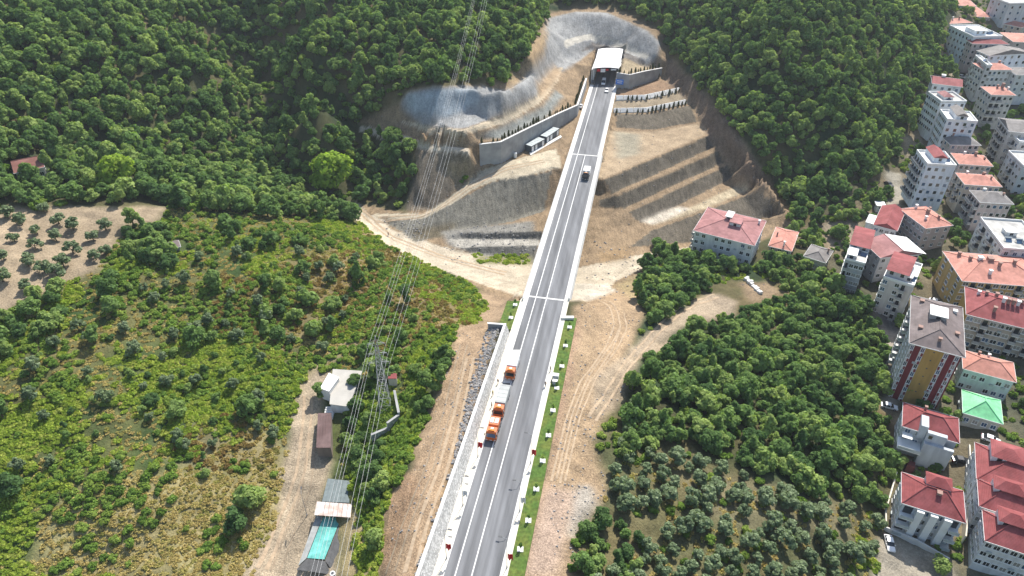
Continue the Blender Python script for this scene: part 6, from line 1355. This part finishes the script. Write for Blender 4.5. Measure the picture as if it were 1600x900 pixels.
# undergrowth
def ground_cover(poly, sp, seed, f, **kw):
    x, y, z = scatter(poly, sp, seed, .5, bound=(-200, 170, 55, 330), **kw); g = np.random.default_rng(seed); keep_ = f(x, y, g); return [(a, b, c, s_) for a, b, c, s_ in zip(x[keep_], y[keep_], z[keep_], g.uniform(.6, 1.0, keep_.sum()))]
TANH = [[(-200,328),(40,322),(262,323),(250,345),(200,352),(170,395),(150,425),(105,440),(60,468),(0,492),(-200,560)], [(470,600),(495,575),(515,580),(568,575),(570,640),(530,720),(555,760),(560,900),(500,1000),(340,1000),(380,890),(430,820),(440,740),(455,660)], [(715,508),(768,503),(760,600),(715,740),(660,900),(630,1000),(570,1000),(600,870),(605,790),(640,740),(665,650),(692,580)], CUT]
pf = lambda x, y: fbm(x*.045, y*.045, 81)
S1 = ground_cover(HILL, 1.25, 201, lambda x, y, g: (g.random(len(x)) < np.clip((pf(x, y)-.43)*9, .04, .97)), holes=TANH+[[(60,790),(160,740),(440,690),(440,820),(390,900),(40,900)]])
S2 = ground_cover(HILL, 2.0, 202, lambda x, y, g: (g.random(len(x)) < np.clip((fbm(x*.07, y*.07, 55)-.45)*6, .05, .9)), holes=TANH)
S3 = ground_cover(HILL, 1.35, 203, lambda x, y, g: (g.random(len(x)) < np.clip((.62-pf(x, y))*3, .1, .75)), holes=TANH)
S2 += ground_cover([(535,650),(570,590),(600,600),(600,680),(560,760),(552,720)], 1.7, 233, lambda x, y, g: g.random(len(x)) < .8)
S2 += ground_cover([(560,650),(640,610),(668,650),(640,730),(605,770),(570,790),(560,720)], 1.7, 204, lambda x, y, g: g.random(len(x)) < .9)
S1 += ground_cover([(600,650),(655,640),(660,670),(630,740),(600,760)], 1.5, 205, lambda x, y, g: g.random(len(x)) < .7)
S2 += ground_cover(F3, 3.0, 206, lambda x, y, g: g.random(len(x)) < .6, holes=F3H); S1 += ground_cover([(1010,420),(1200,410),(1240,440),(1130,440),(1040,470),(1005,480)], 2.2, 207, lambda x, y, g: g.random(len(x)) < .5)
S2 += ground_cover([(930,690),(960,650),(985,640),(975,720),(940,720)], 2.0, 208, lambda x, y, g: g.random(len(x)) < .6)
S3 += ground_cover([(70,800),(160,745),(300,735),(370,750),(430,690),(440,740),(430,820),(390,900),(200,900),(40,900)], 1.1, 220, lambda x, y, g: g.random(len(x)) < .75)
S3 += ground_cover(OL2, 1.8, 209, lambda x, y, g: g.random(len(x)) < .5); S2 += ground_cover(OL2, 4, 210, lambda x, y, g: g.random(len(x)) < .35)
S1 += ground_cover([(740,398),(830,398),(830,415),(750,412)], 1.4, 211, lambda x, y, g: g.random(len(x)) < .6)
S2 += ground_cover([(890,840),(940,810),(960,900),(890,900)], 2, 212, lambda x, y, g: g.random(len(x)) < .9); S1 += ground_cover([(1315,900),(1345,800),(1375,800),(1370,900)], 1.8, 213, lambda x, y, g: g.random(len(x)) < .9)
x, y, z = scatter(TOWN, 2.6, 214, .5, pad=1.2, holes=[[(1365,850),(1480,860),(1495,900),(1360,960)], [(1385,268),(1412,272),(1405,335),(1378,335)], [(1362,480),(1400,485),(1405,560),(1390,560)]]); g = np.random.default_rng(9)
kk = g.random(len(x)) < .42; S2 += [(a, b, c, g.uniform(.5, 1.1)) for a, b, c in zip(x[kk], y[kk], z[kk])]
S2 += [(p[0], p[1], p[2], p[3]) for p in ground_cover([(690,255),(735,245),(745,268),(715,295)], 3, 215, lambda x, y, g: g.random(len(x)) < .3)]
S4 = ground_cover([(330,430),(500,400),(560,365),(640,400),(740,455),(745,500),(660,520),(640,560),(560,560),(520,520),(420,560),(340,520)], 1.6, 221, lambda x, y, g: g.random(len(x)) < .55)+ground_cover([(230,700),(330,650),(440,640),(440,730),(300,740)], 1.6, 222, lambda x, y, g: g.random(len(x)) < .4)
species('rust', M['leaf_rust'], 2, Hh=.45, nb=9, nl=240, ls=.2, z0=-.15, br=(.25, .42), spread=.8, flat=.6)
mass('dry_fern', 'rust brown dry ferns on the right half of the left hillside', 'undergrowth', [(a, b, c, s_*1.4) for a, b, c, s_ in S4], CROWN['rust'], (.7, 1.3))
mass('bramble', 'yellow green fern and bramble cover on the left hillside', 'undergrowth', [(a, b, c, s_*1.6) for a, b, c, s_ in S1], CROWN['fern'], (.7, 1.3))
mass('scrub', 'low green scrub spread over the hillside and gardens', 'undergrowth', [(a, b, c, s_*1.55) for a, b, c, s_ in S2+S2_], CROWN['shrub'], (.7, 1.3))
mass('dry_grass', 'straw coloured dry grass between the bushes', 'grass', S3, CROWN['grassclump'], (.6, 1.3))
# cypress saplings along the walls
def cyp_mesh(seed):
    g = np.random.default_rng(seed); V_ = []; F_ = []
    for k in range(150):
        z = g.random()**.8; r_ = .26*(1-z)**.7*(.4+.6*min(1, z*5)); a = g.random()*6.28; n = np.array((math.cos(a), math.sin(a), .8)); p = np.array((math.cos(a)*r_, math.sin(a)*r_, .08+z*.95)); m_ = n+g.normal(size=3)*.4; m_ /= np.linalg.norm(m_); u, v = rot_frame(m_); s = .075; b = len(V_)
        V_ += [p-u*s, p-v*s, p+u*s, p+v*s]; F_.append((b, b+1, b+2, b+3))
    b = MB(); b.tube((0, 0, .1), (0, 0, .95), .17, 6, r2=.02); n0 = len(V_); V_ += [np.array(v) for v in b.v]; F_ += [tuple(n0+i for i in f) for f in b.f]
    return to_mesh('cypress_crown', V_, F_, M['leaf_cyp'])
CY = [cyp_mesh(i) for i in range(3)]; b = MB(); b.tube((0, 0, -.05), (0, 0, .25), .03, 5); CT = b.mesh('cypress_trunk', M['bark'])
def cyp_row(poly, n, zoff, h, label, group, off=1.4):
    off_ = offset(poly, off); L = [0]
    for i in range(len(poly)-1): L.append(L[-1]+(off_[i+1]-off_[i]).length)
    for k in range(n):
        d = L[-1]*(k+.5)/n+random.uniform(-.45, .45); i = max(j for j in range(len(L)-1) if L[j] <= max(0, d)); t_ = (d-L[i])/(L[i+1]-L[i]); p = off_[i].lerp(off_[i+1], t_); zz = zoff[i]+(zoff[i+1]-zoff[i])*t_
        if random.random() < .1: continue
        s = h*random.uniform(.5, 1.15); t = thing('cypress_sapling', label, 'sapling', (p.x, p.y, zz), random.random()*6, group); t.scale = (s, s, s); link('trunk', CT, t); link('crown', CY[k % 3], t)
cyp_row(WL, 46, [z-.1 for z in WLT], 2.7, 'small dark cypress sapling in the row along the top of the bent retaining wall', 'saplings on the bent retaining wall')
cyp_row(WR, 13, [z-.1 for z in WRT], 2.8, 'small dark cypress sapling in the row above the wall right of the tunnel', 'saplings above the right wall')
cyp_row(TR1, 16, [p[2]-.2 for p in TR1], 2.6, 'small dark cypress sapling along the upper low terrace wall', 'saplings of the upper terrace', -.5)
cyp_row(TR2, 16, [p[2]-.2 for p in TR2], 2.7, 'small dark cypress sapling along the lower low terrace wall', 'saplings of the lower terrace', -.5)
# ================================================================== TYRE TRACKS (thin sheets of packed, paler dust draped on the soil)
M['packed'] = mat('packed_dust', (.405, .305, .205), .95, .2, 1.2, .2, 8); M['rut'] = mat('damp_rut', (.31, .24, .165), .95, .2, 1.2)
def track(px, m, wd=.45, gauge=1.9):
    P_ = [hit(u, v) for u, v in px]; L = [Vector((p.x, p.y)) for p in P_]; S_ = []
    for a, c in zip(L[:-1], L[1:]):
        n = max(1, int((c-a).length/.7)); S_ += [a.lerp(c, k/n) for k in range(n)]
    S_.append(L[-1])
    for _ in range(6): S_ = [S_[0]]+[(S_[i-1]+S_[i]*2+S_[i+1])/4 for i in range(1, len(S_)-1)]+[S_[-1]]
    for sd_ in (-gauge/2, gauge/2):
        b = MB(); rows = []
        for i, p in enumerate(S_):
            t = (S_[min(i+1, len(S_)-1)]-S_[max(i-1, 0)]).normalized(); nn = Vector((-t.y, t.x)); ww = wd*(.7+.6*float(vnoise(np.array(i*.23), np.array(sd_+3.0), 7)))
            row = []
            for q in (-ww/2, ww/2): e = p+nn*(sd_+q); row.append((e.x, e.y, float(hgt(e.x, e.y))+.06))
            rows.append(row)
        for r0, r1 in zip(rows[:-1], rows[1:]): b.poly([r0[0], r0[1], r1[1], r1[0]])
        struct(b.build('tyre_track', m), 'pair of worn wheel ruts in the bare dirt', 'wheel rut')
track([(868,755),(890,660),(912,600),(950,548),(965,510),(958,482),(940,470)], M['packed'])
track([(876,750),(900,650),(925,590),(958,545),(975,512),(970,490)], M['packed'], .4)
track([(925,655),(955,610),(990,560),(1020,525),(1080,475),(1120,462)], M['packed'], .6)
track([(640,895),(660,820),(690,740),(715,650),(735,560)], M['packed'], .7)
track([(610,895),(635,820),(668,740),(700,640),(725,540)], M['rut'], .35)
track([(410,890),(440,820),(470,740),(480,660),(482,620)], M['packed'], .7)
track([(430,895),(455,830),(480,760),(486,700)], M['rut'], .3)
track([(560,328),(610,370),(690,402),(790,428)], M['packed'], .8)
track([(590,343),(655,338),(692,322),(737,290),(790,264),(850,252)], M['packed'], .7)
# ================================================================== AIR
hz = MB(); hz.box(-760, 760, -60, 640, -36, 131); ho = hz.build('haze', [])
hm = bpy.data.materials.new('thin_haze'); t_, n_, l_ = nodes(hm); n_.remove(n_['Principled BSDF']); pv = n_.new('ShaderNodeVolumePrincipled')
pv.inputs['Color'].default_value = (.84, .91, 1, 1); pv.inputs['Density'].default_value = .00012; pv.inputs['Anisotropy'].default_value = .2
l_.new(pv.outputs[0], n_['Material Output'].inputs['Volume']); ho.data.materials.append(hm); tag(ho, 'thin pale summer haze over the valley', 'haze', kind='stuff')
